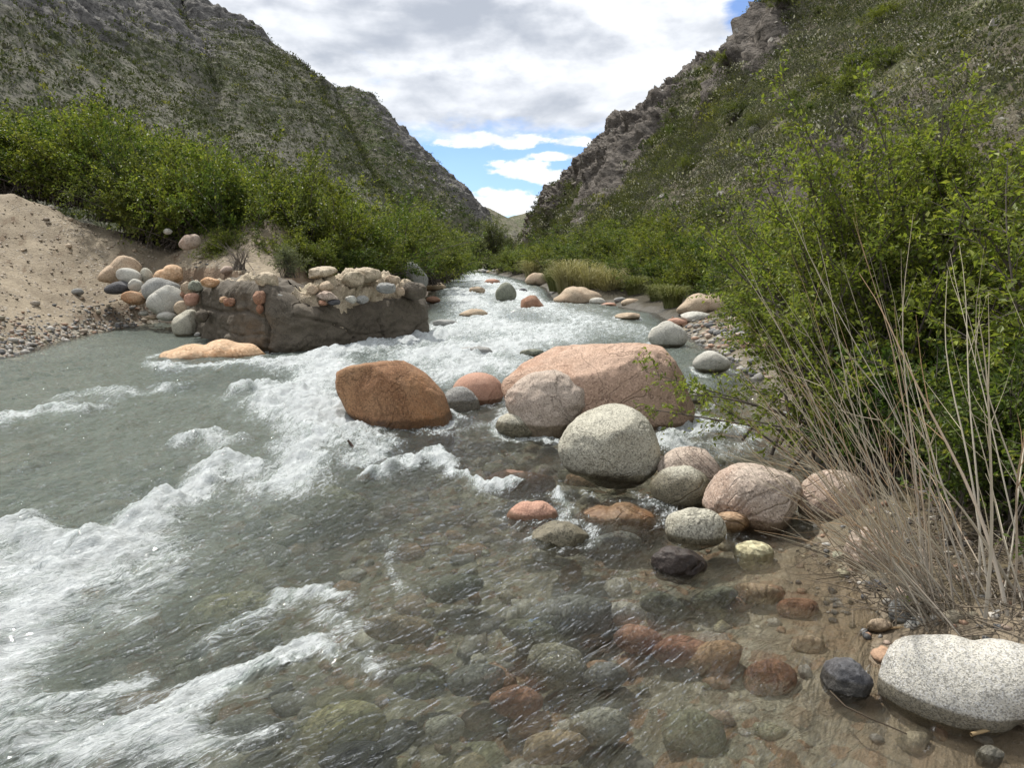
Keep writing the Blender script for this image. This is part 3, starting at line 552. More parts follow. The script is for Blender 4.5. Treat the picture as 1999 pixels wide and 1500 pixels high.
# -- left side: slab, pile
rock('boulder', 'long low orange slab of rock awash in front of the broken wall', 'boulder', 'slab', [(258, 714), (300, 688), (345, 674), (400, 668), (465, 664), (520, 671), (548, 688), (564, 712), (540, 735), (450, 745), (330, 740), (280, 728)], Yc=12.6, thick=.5, sub=6, cuts=2, amp=.035, wet=.03, sink=.07)
PILE = [([(190, 548), (192, 532), (215, 518), (265, 507), (278, 522), (268, 545), (215, 552)], 18.6, 'tan', 'long tan rock on top of the stone pile'), (ell(252, 540, 27, 16, 15), 18.2, 'pale', 'rounded pale stone leaning on the long tan rock'), (ell(287, 540, 12, 18, -25), 18.4, 'speck', 'upright speckled stone behind the stone pile'),
        ([(298, 543), (318, 526), (350, 521), (361, 530), (356, 546), (325, 552), (304, 552)], 18.3, 'slab', 'striped orange stone at the top of the pile'), ([(272, 578), (283, 553), (325, 547), (352, 556), (345, 580), (300, 590)], 17.6, 'grey', 'bluish-grey flat-topped stone in the pile'),
        ([(285, 598), (300, 572), (340, 559), (356, 568), (352, 605), (325, 620), (296, 612)], 17.0, 'pale', 'big pale grey stone at the front of the pile'), (ell(232, 562, 30, 12, -10), 17.9, 'dark', 'dark streaked stone low in the pile'), (ell(264, 557, 15, 13), 17.8, 'pale', 'small whitish stone in the middle of the pile'),
        (ell(261, 582, 26, 13, 8), 17.4, 'orange', 'rounded orange stone at the foot of the pile'), (ell(214, 543, 12, 8), 18.3, 'tan', 'small tan stone under the long tan rock'), ([(335, 640), (352, 613), (378, 605), (393, 622), (390, 650), (362, 662), (342, 655)], 15.9, 'speck', 'angular speckled stone at the water end of the wall'), (ell(386, 655, 8, 6), 15.5, 'grey', 'small grey stone beside the angular speckled one'),
        (ell(355, 602, 16, 15), 16.6, 'tan', 'squarish brown stone against the end of the wall'), (ell(327, 618, 22, 9), 16.7, 'pale', 'low wet stone under the big pale grey one'), ([(349, 482), (352, 468), (370, 459), (388, 460), (391, 478), (375, 485)], 20.0, 'pinkgr', 'brown layered rock on the bank below the thicket'), (ell(328, 452, 9, 6), 21.5, 'white', 'small white stone below the thicket'),
        (ell(166, 393, 9, 6), 26.0, 'grey', 'grey stone in the shade of the thicket'), (ell(152, 570, 13, 7), 18.3, 'grey', 'small grey stone alone on the sand'), (ell(445, 528, 16, 9), 18.6, 'pinkgr', 'reddish stone at the foot of the earth bank'), (ell(300, 620, 16, 5), 17.3, 'tan', 'flat tan stone at the water edge'), (ell(280, 612, 10, 5), 17.5, 'pale', 'small pale stone near the water edge')]
for out, Y_, k, lb in PILE: rock('stone', lb, 'stone', k, out, Yc=Y_, thick=.8, sub=4, cuts=4, amp=.05, wet=.04)
# -- upstream
UP = [([(785, 535), (788, 516), (803, 511), (822, 522), (835, 540), (832, 560), (812, 566), (792, 552)], 26, 'grey', 'grey boulder leaning behind the end of the wall'), ([(967, 580), (974, 561), (990, 551), (1003, 561), (1007, 582), (990, 590), (972, 588)], None, 'green', 'upright grey-green boulder in the upper stream'), ([(1013, 588), (1025, 583), (1055, 590), (1068, 598), (1045, 604), (1016, 600)], None, 'red', 'long reddish stone in the upper stream'),
      (ell(930, 568, 18, 8), None, 'tan', 'low brown stone in the upper stream'), (ell(960, 551, 18, 6), None, 'salmon', 'flat reddish stone far up the stream'), ([(1024, 550), (1035, 537), (1050, 534), (1068, 543), (1070, 552), (1045, 556)], 47, 'tan', 'pale tan boulder in front of the round tussock'), (ell(1021, 568, 9, 5), None, 'dark', 'small dark stone in the upper stream'),
      ([(1073, 592), (1095, 575), (1128, 561), (1150, 567), (1175, 577), (1183, 590), (1160, 602), (1090, 604)], 28.5, 'tan', 'large flat-topped tan boulder below the grass tussocks'), (ell(1166, 590, 17, 9), 27.4, 'pale', 'small bluish stone against the flat-topped tan boulder'), (ell(1190, 597, 18, 6), 26.6, 'salmon', 'pink stone at the edge below the tussocks'), (ell(1210, 586, 12, 6), 27, 'grey', 'small dark grey stone below the tussocks'),
      (ell(1232, 592, 21, 9), 26, 'tan', 'rounded two-toned stone below the tussocks'), (ell(1263, 593, 13, 7), 26, 'dark', 'dark stone at the edge of the tussocks'), (ell(845, 586, 15, 7), None, 'red', 'small red-brown stone at the end of the wall'), (ell(848, 561, 24, 8), None, 'tan', 'low tan stone beside the thicket bank'), (ell(926, 612, 32, 8), None, 'tan', 'tan rock washed over by the upper rapids'), (ell(868, 632, 26, 8), None, 'grey', 'grey rock washed over beside the wall'),
      (ell(1228, 618, 30, 7), None, 'tan', 'low tan stone in the stream by the cobble bar'), (ell(1222, 567, 16, 9), 31, 'tan', 'rounded tan stone among the grass tussocks'), ([(1316, 606), (1335, 592), (1380, 579), (1418, 580), (1432, 600), (1390, 612), (1335, 616)], 19.5, 'tan', 'long tan boulder below the green shrubs'), (ell(1356, 621, 34, 12), 18.0, 'pale', 'smooth pale stone below the long tan boulder'),
      (ell(1321, 631, 22, 10), 17.8, 'salmon', 'pinkish stone at the top of the cobble bar'), ([(1264, 662), (1284, 636), (1310, 627), (1338, 644), (1341, 668), (1310, 678), (1275, 675)], None, 'pale', 'grey-green faceted boulder at the edge of the cobble bar'), ([(1352, 712), (1365, 692), (1390, 686), (1415, 695), (1428, 715), (1400, 728), (1365, 724)], None, 'pale', 'pale rounded stone in the side channel'),
      (ell(1358, 776, 24, 15), None, 'pale', 'white stone beside the huge pink boulder'), (ell(1366, 758, 16, 7), 9.4, 'red', 'small red stone beside the huge pink boulder'), (ell(1600, 845, 62, 34), 7.4, 'salmon', 'pinkish granite boulder under the leafy bush'), (ell(1530, 890, 40, 18), 6.6, 'pale', 'pale stone by the bush at the water edge'), (ell(1450, 850, 40, 20), 7.3, 'pinkgr', 'low pinkish stone beneath the bush'), (ell(1590, 895, 34, 14), 6.2, 'white', 'whitish stone below the pinkish granite boulder'),
      (ell(1400, 640, 26, 9), 16.5, 'tan', 'flat pale stone on the cobble bar'), (ell(930, 686, 40, 9), None, 'grey', 'smooth rock washed over in the white rapids'), (ell(1040, 690, 26, 8), None, 'green', 'stone washed over above the huge pink boulder')]
for out, Y_, k, lb in UP: rock('boulder', lb, 'boulder', k, out, Yc=Y_, thick=.8, sub=4, cuts=4, amp=.06, sharp=.1, wet=.05)
rng = np.random.default_rng(8)
for i in range(26):                                    # row of pale stones where the stream comes into sight
    u = rng.uniform(925, 1030); c = onwater(u, rng.uniform(527.5, 534)); s_ = rng.uniform(3, 7)
    ob = rock('stone', 'pale stone in the row where the stream comes into sight', 'stone', ['pale', 'tan', 'white', 'grey'][i % 4], ell(u, 529 + rng.uniform(-1, 4), s_, s_ * .55), Yc=float(min(c[1], 100)), thick=.9, sub=3, cuts=3, wet=0, group='pale stones at the head of the stream')

# -- loose pebbles: one mass of stones on the shore, the cobble bar and the bed
def pebbles(name, label, n_, place, size, cols, seed, sub=1):
    rng = np.random.default_rng(seed); v0, f0 = ico(sub); Vs, Fs, Cs = [], [], []
    xy = place(rng, n_); gz = ground(xy[:, 0], xy[:, 1]); n0 = 0
    for i in range(len(xy)):
        s_ = size(rng, xy[i]); a = rng.uniform(0, 6.28); sc3 = np.array([1, rng.uniform(.6, .95), rng.uniform(.4, .75)]) * s_
        v = v0 * (1 + .16 * rng.normal(size=len(v0)))[:, None] * sc3; v = v @ np.array([[math.cos(a), math.sin(a), 0], [-math.sin(a), math.cos(a), 0], [0, 0, 1]])
        Vs.append(v + (xy[i, 0], xy[i, 1], gz[i] + sc3[2] * .35)); Fs.append(f0 + n0); n0 += len(v); c = np.array(cols[rng.integers(len(cols))]) * rng.uniform(.7, 1.25); Cs.append(np.tile(c, (len(v), 1)))
    V, F_, C = np.concatenate(Vs), np.concatenate(Fs), np.concatenate(Cs)
    m = bpy.data.materials.get('pebble_stone')
    if not m:
        m, n = material('pebble_stone'); P = n.new('ShaderNodeNewGeometry').outputs['Position']
        n.out(n.pbr(n.mix(n.step(n.noise(P, 60, 4, .7), .35, .65), n.mix(1.0, n.attr('tint', 'Color'), (.6, .6, .6), 'MULTIPLY'), n.attr('tint', 'Color')), .75, n.bump(n.noise(P, 40, 5, .7), .6, .01), .3))
    return tag(mesh(name, V, F_, m, {'tint': C}, True), label, None, kind='stuff')
PC = [(.42, .40, .36), (.30, .29, .27), (.20, .20, .20), (.44, .34, .27), (.40, .26, .18), (.52, .49, .44), (.34, .30, .22), (.13, .13, .13)]
def pl_bank(pts, spread):
    q = np.array(pts)
    def f(rng, n_):
        t = rng.uniform(0, len(q) - 1, n_); i = t.astype(int); return q[i] + (q[i + 1] - q[i]) * (t - i)[:, None] + rng.normal(size=(n_, 2)) * spread
    return f
pebbles('shore_pebbles', 'grey and pale pebbles along the sandy water edge', 2000, pl_bank([onwater(*p)[:2] for p in ((-60, 715), (0, 700), (60, 682), (130, 662), (250, 640), (310, 632))], (.55, .75)), lambda r, p: r.uniform(.015, .06) * (2 if r.random() < .04 else 1), PC, 1)
pebbles('bar_cobbles', 'cobbles of the bar beside the green shrubs', 650, pl_bank([onwater(*p)[:2] for p in ((1290, 640), (1350, 655), (1400, 670), (1430, 690), (1450, 720))], (.7, 1.0)), lambda r, p: r.uniform(.03, .11), PC, 2)
def anywhere(x0, x1, y0, y1):
    return lambda r, n_: np.stack([r.uniform(x0, x1, n_), r.uniform(y0, y1, n_)], 1)
pebbles('bed_cobbles', 'cobbles on the stream bed under clear water', 1100, anywhere(-4, 2.0, 1.6, 8), lambda r, p: (r.uniform(.02, .13) if r.random() < .6 else r.uniform(.02, .05)) * (1.0 if p[0] < .9 else .5), [tuple(np.array(c) * 1.25) for c in PC[:7]] + [(.42, .39, .26), (.33, .33, .24), (.46, .30, .20)], 3, 2)
pebbles('slope_stones', 'small loose stones strewn over the sandy slope', 1900, lambda r, n_: np.stack([r.uniform(-17, -8.5, n_), r.uniform(13, 27, n_)], 1), lambda r, p: r.uniform(.012, .05) * (2.4 if r.random() < .05 else 1), [(.45, .36, .26), (.40, .33, .25), (.30, .25, .19), (.5, .44, .36)], 4)
pebbles('edge_gravel', 'gravel at the roots of the dry stalks', 500, lambda r, n_: np.stack([r.uniform(1.5, 3.0, n_), r.uniform(2.3, 4.4, n_)], 1), lambda r, p: r.uniform(.008, .03), PC, 5)

# ------------------------------------------------------------------ broken masonry wall
wall = empty('ruined_wall', (-4.3, 14.5, 0)); tag(wall, 'broken old wall of dark concrete topped with rubble masonry', 'wall', kind='thing'); WO = np.array(wall.location)
plan = np.array([(-8.75, 18.5), (-7.9, 17.1), (-6.6, 15.1), (-5.3, 13.5), (-4.35, 12.75), (-3.9, 12.7), (-3.2, 13.45), (-2.5, 14.3), (-1.98, 14.95), (-1.75, 15.5), (-1.85, 16.1), (-2.4, 16.5), (-3.2, 16.1), (-4.2, 15.3), (-5.6, 15.9), (-7.0, 17.7), (-8.2, 19.2)])
def loop(pl, m, closed=True):
    q = np.vstack([pl, pl[:1]]); L = np.concatenate([[0], np.cumsum(np.linalg.norm(np.diff(q, axis=0), axis=1))]); s = np.linspace(0, L[-1], m, endpoint=False)
    r = np.stack([np.interp(s, L, q[:, k]) for k in (0, 1)], 1)
    for _ in range(6): r = .5 * r + .25 * (np.roll(r, 1, 0) + np.roll(r, -1, 0))
    return r
M_ = 620; lp = loop(plan, M_); tg = np.roll(lp, -2, 0) - np.roll(lp, 2, 0); no = unit(np.stack([tg[:, 1], -tg[:, 0]], 1)); cen = np.array([-4.3, 15.0])
if ((lp - cen) * no).sum(1).mean() < 0: no = -no
xl = lp[:, 0]; top = np.interp(xl, [-9, -8, -6.5, -4.9, -4.4, -4.0, -3, -2.1, -1.7], [.75, 1.05, 1.22, 1.32, 1.22, .92, .82, .98, .86]) + .05 * fbm2(lp[:, 0] * 2.2, lp[:, 1] * 2.2, 3, 5)
zs = np.linspace(0, 1, 80); rows = []
for k, t in enumerate(zs):
    z = -.7 + (top + .7) * t; inset = .05 * (1 - np.sqrt(np.clip(1 - sst(t, .86, 1.0) ** 2, 0, 1))) * 2.2 + .10 * t
    rows.append(np.stack([lp[:, 0] - no[:, 0] * inset, lp[:, 1] - no[:, 1] * inset, z], 1))
for f_ in (.9, .75, .55, .3, .0):
    r = rows[79].copy(); mid = np.stack([np.interp(lp[:, 0], [-8.4, -4.2, -2.2], [-8.3, -4.2, -2.3]), np.interp(lp[:, 0], [-8.4, -4.2, -2.2], [18.7, 14.1, 15.7])], 1); r[:, :2] = mid + (rows[79][:, :2] - mid) * f_; r[:, 2] += .06 * (1 - f_) + .05 * fbm2(r[:, 0] * 3, r[:, 1] * 3, 3, 8); rows.append(r)
P = np.stack(rows); nr = len(rows); no3 = np.concatenate([np.repeat(np.concatenate([no, np.zeros((M_, 1))], 1)[None], 80, 0), np.repeat(np.array([[0, 0, 1.]])[None], 5, 0).repeat(M_, 1)], 0)
p = P.reshape(-1, 3); d = .07 * fbm3(p * .9, 3, 3) + .045 * fbm3(p * 2.6, 4, 7) + .02 * fbm3(p * 9, 3, 9) + .035 * (fbm3(p * np.array([1.2, 1.2, 3.5]), 3, 21, .5, True) - .9)
def crack(pts, w, dep):                                # a joint open down the face
    global d
    q = np.array([np.interp(0, [0], [0]) * 0 + a for a in pts], float)
    uu = CX + F * p[:, 0] / (p[:, 1] * math.cos(PITCH) + (CAMZ - p[:, 2]) * math.sin(PITCH)); vv = p[:, 2]
    for a, b in zip(q[:-1], q[1:]):
        e = b - a; es = e * (1, 90); X_ = np.stack([uu - a[0], (vv - a[1]) * 90], 1); t = np.clip((X_ @ es) / (es @ es), 0, 1)
        d = d - dep * np.exp(-(np.linalg.norm(X_ - t[:, None] * es, axis=1) / w) ** 2) * (p[:, 1] < 15.6)
crack([(512, 1.0), (517, .7), (524, .45), (520, .2), (514, -.2)], 3.6, .16)
crack([(575, .72), (620, .62), (660, .5), (680, .38), (694, .22), (702, .05)], 2.4, .06); crack([(738, .55), (745, .4), (752, .2)], 2.0, .09)
crack([(836, .45), (815, .34), (800, .12), (760, .08)], 2.0, .05); crack([(690, .3), (720, .26), (760, .3)], 2.0, .035); crack([(390, .75), (430, .7), (480, .78), (512, .66)], 3, .06); crack([(430, .35), (470, .3), (512, .38)], 3, .05)
p = p + no3.reshape(-1, 3) * d[:, None]
i = np.arange(nr - 1)[:, None] * M_ + np.arange(M_)[None]; j = np.arange(nr - 1)[:, None] * M_ + (np.arange(M_)[None] + 1) % M_
q = np.stack([i, j, j + M_, i + M_], -1).reshape(-1, 4)
wt = sst(-p[:, 2], -.3, .0) * .9
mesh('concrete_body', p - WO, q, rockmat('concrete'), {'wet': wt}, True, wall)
def crest(name, pts, seed, wd, hgt):                   # uneven mortar and rubble core on the top
    q = np.array(pts, float); s = np.linspace(0, 1, 340); L = np.linspace(0, 1, len(q)); c = np.stack([np.interp(s, L, q[:, k]) for k in range(4)], 1)
    tg = unit(np.gradient(c[:, :2], axis=0)); nn = np.stack([-tg[:, 1], tg[:, 0]], 1); a = np.linspace(-math.pi / 2 - .4, math.pi / 2 + .4, 90)
    env = np.minimum(1, 6 * np.minimum(s, 1 - s)) ** .5
    P = np.zeros((340, 90, 3)); sa = np.sign(np.sin(a)) * np.abs(np.sin(a)) ** .6; ca = np.sign(np.cos(a)) * np.abs(np.cos(a)) ** .5
    P[..., :2] = c[:, None, :2] + nn[:, None, :] * (c[:, 3] * env)[:, None, None] * sa[None, :, None] * wd; P[..., 2] = .55 + (c[:, 2] - .55)[:, None] * env[:, None] * ca[None] * hgt
    p = P.reshape(-1, 3); ctr = np.concatenate([np.repeat(c[:, None, :2], 90, 1), np.full((340, 90, 1), .6)], 2).reshape(-1, 3); nv = unit(p - ctr)
    rg_ = np.random.default_rng(seed); cs = p[rg_.choice(len(p), 95, False)] + rg_.normal(size=(95, 3)) * .04; qz = p * (1, 1, 1.5); wq = qz + .05 * np.stack([fbm3(p * 4, 2, 1), fbm3(p * 4 + 9, 2, 2), fbm3(p * 4 - 9, 2, 3)], 1)
    dm = np.sort(np.linalg.norm(wq[:, None] - (cs * (1, 1, 1.5))[None], axis=2), axis=1)[:, :2]; dd = .11 * sst(dm[:, 1] - dm[:, 0], 0, .13) - .06 + .12 * fbm3(p * 1.7, 4, seed) + .09 * (fbm3(p * 3.4, 3, seed + 3, .5, True) - .8) + .05 * fbm3(p * 9, 3, seed + 5); p = p + nv * dd[:, None]
    mesh(name, p - WO, gridq(340, 90), rockmat('mortar'), {'wet': np.zeros(len(p))}, True, wall)
crest('rubble_core', [(-4.35, 13.75, 1.05, .36), (-4.0, 13.65, 1.15, .36), (-3.6, 13.95, 1.38, .38), (-3.2, 14.5, 1.42, .38), (-2.75, 15.1, 1.38, .38), (-2.4, 15.6, 1.25, .36), (-2.15, 15.95, 1.0, .3)], 31, 1.0, 1.0)
crest('rubble_core', [(-8.3, 18.4, 1.0, .3), (-7.3, 17.0, 1.14, .32), (-6.1, 15.5, 1.26, .32), (-5.2, 14.4, 1.33, .3), (-4.8, 14.1, 1.28, .28)], 37, .9, 1.0)
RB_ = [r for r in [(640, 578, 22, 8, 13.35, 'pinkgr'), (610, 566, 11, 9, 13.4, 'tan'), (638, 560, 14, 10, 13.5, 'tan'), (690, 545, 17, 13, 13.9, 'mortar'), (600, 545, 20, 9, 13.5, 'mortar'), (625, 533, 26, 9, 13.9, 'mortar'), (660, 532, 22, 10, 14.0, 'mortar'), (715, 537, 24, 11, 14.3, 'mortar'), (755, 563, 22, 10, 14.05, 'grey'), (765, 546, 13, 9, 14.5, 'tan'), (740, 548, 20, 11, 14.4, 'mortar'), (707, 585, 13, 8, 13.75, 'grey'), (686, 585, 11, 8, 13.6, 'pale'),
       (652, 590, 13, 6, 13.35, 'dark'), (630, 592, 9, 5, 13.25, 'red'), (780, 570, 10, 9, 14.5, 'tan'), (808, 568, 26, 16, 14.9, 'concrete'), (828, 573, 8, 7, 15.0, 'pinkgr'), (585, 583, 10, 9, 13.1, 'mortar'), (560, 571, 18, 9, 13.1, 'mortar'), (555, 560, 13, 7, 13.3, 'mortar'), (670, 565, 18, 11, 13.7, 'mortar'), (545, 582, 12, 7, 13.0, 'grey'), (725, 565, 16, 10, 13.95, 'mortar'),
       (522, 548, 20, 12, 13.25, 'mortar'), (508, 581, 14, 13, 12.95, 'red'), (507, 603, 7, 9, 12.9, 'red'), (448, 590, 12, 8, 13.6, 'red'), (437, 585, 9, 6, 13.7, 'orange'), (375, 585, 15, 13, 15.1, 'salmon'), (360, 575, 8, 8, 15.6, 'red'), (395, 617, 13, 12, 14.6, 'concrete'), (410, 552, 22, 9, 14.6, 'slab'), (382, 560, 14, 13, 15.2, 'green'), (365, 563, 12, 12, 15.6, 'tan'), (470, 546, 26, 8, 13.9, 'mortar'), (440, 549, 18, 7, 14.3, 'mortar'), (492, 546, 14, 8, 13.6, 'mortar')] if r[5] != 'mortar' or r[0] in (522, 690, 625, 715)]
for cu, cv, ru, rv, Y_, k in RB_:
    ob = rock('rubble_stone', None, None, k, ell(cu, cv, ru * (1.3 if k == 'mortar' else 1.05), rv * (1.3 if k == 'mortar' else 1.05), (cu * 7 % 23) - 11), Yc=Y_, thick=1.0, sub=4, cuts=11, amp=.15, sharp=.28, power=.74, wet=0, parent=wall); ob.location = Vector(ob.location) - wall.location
# -- driftwood and straw
m, n = material('dry_wood'); P_ = n.new('ShaderNodeNewGeometry').outputs['Position']
n.out(n.pbr(n.mix(1.0, n.attr('tint', 'Color'), n.mix(n.noise(n.mapping(P_, (1, 1, .4)), 30, 4, .6), (.65, .63, .6), (1.2, 1.2, 1.2)), 'MULTIPLY'), .8, None, .25)); WOOD = m
def stick(name, label, cat, pts, r0, r1, c):
    g = Geo(); o = np.array(pts[0]); q = np.array(pts) - o
    t = np.linspace(0, len(q) - 1, 4 * len(q)); q2 = np.stack([np.interp(t, np.arange(len(q)), q[:, k]) for k in range(3)], 1)
    g.tube(q2, r0, r1, c, 6); return tag(g.build(name, WOOD, None, tuple(o)), label, cat)
def wp(u, v, dz=0): c = onwater(u, v); return c + (0, 0, dz)
stick('driftwood', 'dark broken stick poking out of the white water', 'stick', [wp(706, 902, -.05), wp(700, 897, .03), wp(685, 893, .12), wp(680, 893, .15)], .018, .009, (.07, .045, .035))
stick('straw', 'pale dry straw floating at the edge of the bank', 'straw', [wp(1690, 1230, .015), wp(1725, 1236, .02), wp(1770, 1238, .03), wp(1850, 1240, .04)], .006, .004, (.42, .30, .17))
stick('straw', 'curved brown stem on the sand in front of the white stone', 'straw', [wp(1895, 1440, .01), wp(1935, 1432, .015), wp(1965, 1415, .02), wp(1985, 1408, .03)], .007, .005, (.33, .24, .13))
stick('twig', 'thin dark twig lying across the wet sand', 'twig', [wp(1620, 1355, .01), wp(1650, 1385, .01), wp(1700, 1410, .012), wp(1770, 1440, .012)], .004, .0025, (.06, .045, .03))
# ------------------------------------------------------------------ water
# strokes of white water: picture points -> world polyline, half width (m), strength, crest height (m)
FO = [([(905, 531), (940, 545), (1000, 575)], 1.6, .42, .03), ([(880, 570), (930, 600), (960, 640)], 1.1, .50, .04), ([(1000, 575), (1080, 610), (1150, 640)], 1.1, .50, .04),
      ([(1150, 625), (1230, 640), (1270, 660)], .6, .35, .03), ([(860, 640), (960, 640), (1080, 645)], .8, .62, .05),
      ([(640, 698), (720, 682), (800, 672), (870, 660)], .5, .95, .09), ([(830, 700), (900, 690), (990, 680), (1060, 668)], .85, .92, .07), ([(880, 735), (930, 715), (980, 720)], .45, .9, .04),
      ([(565, 712), (620, 720), (670, 735)], .45, .80, .05), ([(640, 730), (610, 760), (580, 790)], .45, .90, .06),
      ([(455, 780), (500, 768), (545, 772), (590, 770)], .20, .80, .13), ([(560, 785), (600, 800), (640, 815)], .42, 1.0, .10), ([(620, 820), (610, 860), (590, 900), (575, 940)], .30, .92, .05),
      ([(660, 820), (700, 860), (740, 880)], .28, .62, .04), ([(345, 880), (400, 868), (445, 872)], .14, .72, .06),
      ([(730, 950), (770, 925), (820, 905), (870, 898)], .12, .85, .06), ([(860, 900), (880, 930), (930, 945), (990, 950)], .08, .72, .04), ([(690, 905), (740, 900)], .12, .55, .02),
      ([(300, 718), (350, 722), (420, 716), (520, 716)], .22, .72, .05), ([(0, 835), (50, 812), (110, 800), (150, 812)], .25, .72, .07), ([(140, 775), (200, 765), (260, 775), (330, 760)], .25, .52, .05),
      ([(470, 930), (420, 925), (380, 960), (340, 985)], .16, .92, .08), ([(340, 985), (300, 1020), (250, 1055), (190, 1085)], .20, .98, .09), ([(190, 1085), (140, 1078), (80, 1055), (0, 1045)], .16, .95, .09),
      ([(150, 1110), (80, 1130), (0, 1130)], .24, 1.0, .04), ([(110, 1170), (60, 1210), (0, 1240)], .22, .98, .03), ([(60, 1270), (20, 1330), (-40, 1380)], .16, .85, .02),
      ([(300, 1060), (330, 1100), (300, 1130)], .16, .50, .02), ([(230, 1190), (270, 1195)], .1, .45, .01),
      ([(680, 1168), (600, 1175), (540, 1190)], .06, .72, .02), ([(520, 1210), (450, 1245), (400, 1280)], .07, .52, .02), ([(640, 1215), (690, 1230)], .07, .42, .015),
      ([(610, 1272), (540, 1300), (470, 1335), (400, 1370)], .075, .82, .02), ([(420, 1375), (340, 1400), (250, 1430)], .075, .70, .02), ([(600, 1260), (650, 1280)], .05, .55, .01),
      ([(0, 1400), (90, 1388), (180, 1385), (250, 1365)], .08, .62, .02), ([(0, 1470), (80, 1470), (200, 1480), (330, 1470)], .12, .68, .02), ([(300, 1490), (420, 1470), (520, 1460)], .08, .4, .01),
      ([(700, 1290), (730, 1320)], .06, .4, .01), ([(750, 1080), (780, 1120), (790, 1160)], .05, .38, .01), ([(1290, 872), (1330, 850), (1390, 835), (1430, 840)], .22, .80, .04), ([(1330, 880), (1400, 890), (1480, 870)], .2, .5, .02),
      ([(1075, 850), (1090, 865)], .08, .6, .02), ([(950, 945), (1000, 948)], .07, .55, .02), ([(820, 845), (880, 850), (930, 830)], .12, .35, .01), ([(1095, 985), (1100, 1000)], .03, .6, .01),
      ([(400, 655), (450, 655), (490, 662)], .15, .5, .02)]
_fy = np.arange(0, 240, .25); _fx = np.interp(_fy, [0, 2, 3, 4, 5, 6.5, 8.5, 13, 21, 44, 100, 230], [-6.5, -4.4, -3.5, -2.9, -2.55, -2.4, -2.3, -1.4, .2, -.9, -6, -6])
_fx = np.convolve(np.pad(_fx, 4, 'edge'), np.ones(9) / 9, 'valid'); FLOW = (_fy, _fx)
DEEP = [(500, 770, .5), (300, 990, .5)]
X, Y = fan(1.25, 140, .0042, 900, .98, 3.0)
x = X.ravel(); y = Y.ravel(); sd = river_sd(x, y); g = ground(x, y, sd)
psi = x - np.interp(y, *FLOW)
Ff = np.zeros_like(x); Hh = np.zeros_like(x)
wx = x + .10 * fbm2(x * 2.2, y * 1.6, 3, 41) * np.minimum(1, y / 5); wy = y + .22 * fbm2(x * 2.0 + 9, y * 1.3, 3, 43) * np.minimum(1, y / 5)
for pts, wd, st, hh in FO:
    q = np.array([onwater(*p)[:2] for p in pts]); an = np.interp(q[:, 1].mean(), [2, 6, 15, 40], [.75, .62, .4, .3])
    lo = q.min(0) - (3 * wd, 3 * wd / an); hi = q.max(0) + (3 * wd, 3 * wd / an)
    ii = np.nonzero((x > lo[0]) & (x < hi[0]) & (y > lo[1]) & (y < hi[1]))[0]
    if not len(ii): continue
    xx, yy = wx[ii], wy[ii]; d = np.full(len(ii), 1e9)
    for a, b in zip(q[:-1], q[1:]):
        e = b - a; t = np.clip(((xx - a[0]) * e[0] + (yy - a[1]) * e[1]) / (e @ e + 1e-9), 0, 1)
        d = np.minimum(d, np.hypot(xx - a[0] - t * e[0], (yy - a[1] - t * e[1]) * an))
    v = np.exp(-(d / wd) ** 2 * 1.1); Ff[ii] = 1 - (1 - Ff[ii]) * (1 - np.clip(st * v, 0, 1)); Hh[ii] = np.maximum(Hh[ii], hh * v)
far = sst(y, 14, 30)
Ff = np.clip(Ff + far * (.30 + .25 * fbm2(psi * .9, y * .22, 3, 91)) * sst(sd, .2, 1.2), 0, 1)
Ff = Ff + (1 - Ff) * (.19 + .16 * fbm2(x * .9 + .4 * y, y * .8, 3, 93)) * sst(-x, -.4, 1.2) * sst(-y, -7, -3)
calm = 1 - .6 * sst(x, .6, 1.5) * sst(-y, -6, -4.2)
calm *= 1 - .55 * sst(-x, 6.0, 8.0) * sst(y, 11.5, 13.5)
tr = np.clip(Ff * 1.4, 0, 1)
rg = lambda s1, s2, sd_: 1 - 2 * np.abs(pn2(psi * s1 + .25 * pn2(psi * 1.3, y * 1.3, 7), y * s2, sd_))
h = 1.7 * Hh * (.62 + .6 * fbm2(x * 3.2, y * 2.2, 3, 19))
h += 1.7 * calm * (.026 * fbm2(psi * 1.1, y * .55, 2, 3) + .011 * rg(2.6, 1.3, 11) + .0075 * fbm2(psi * 6.5, y * 3.6, 2, 15) + .0042 * rg(14, 8.5, 23) + .0022 * fbm2(psi * 31, y * 20, 2, 29))
h += 1.2 * tr * (.022 * rg(5.2, 3.4, 51) + .016 * fbm2(x * 12, y * 9, 3, 53) + .008 * rg(27, 21, 57)) * np.minimum(1, .5 + y / 12)
h *= 1 + .8 * sst(y, 16, 40)
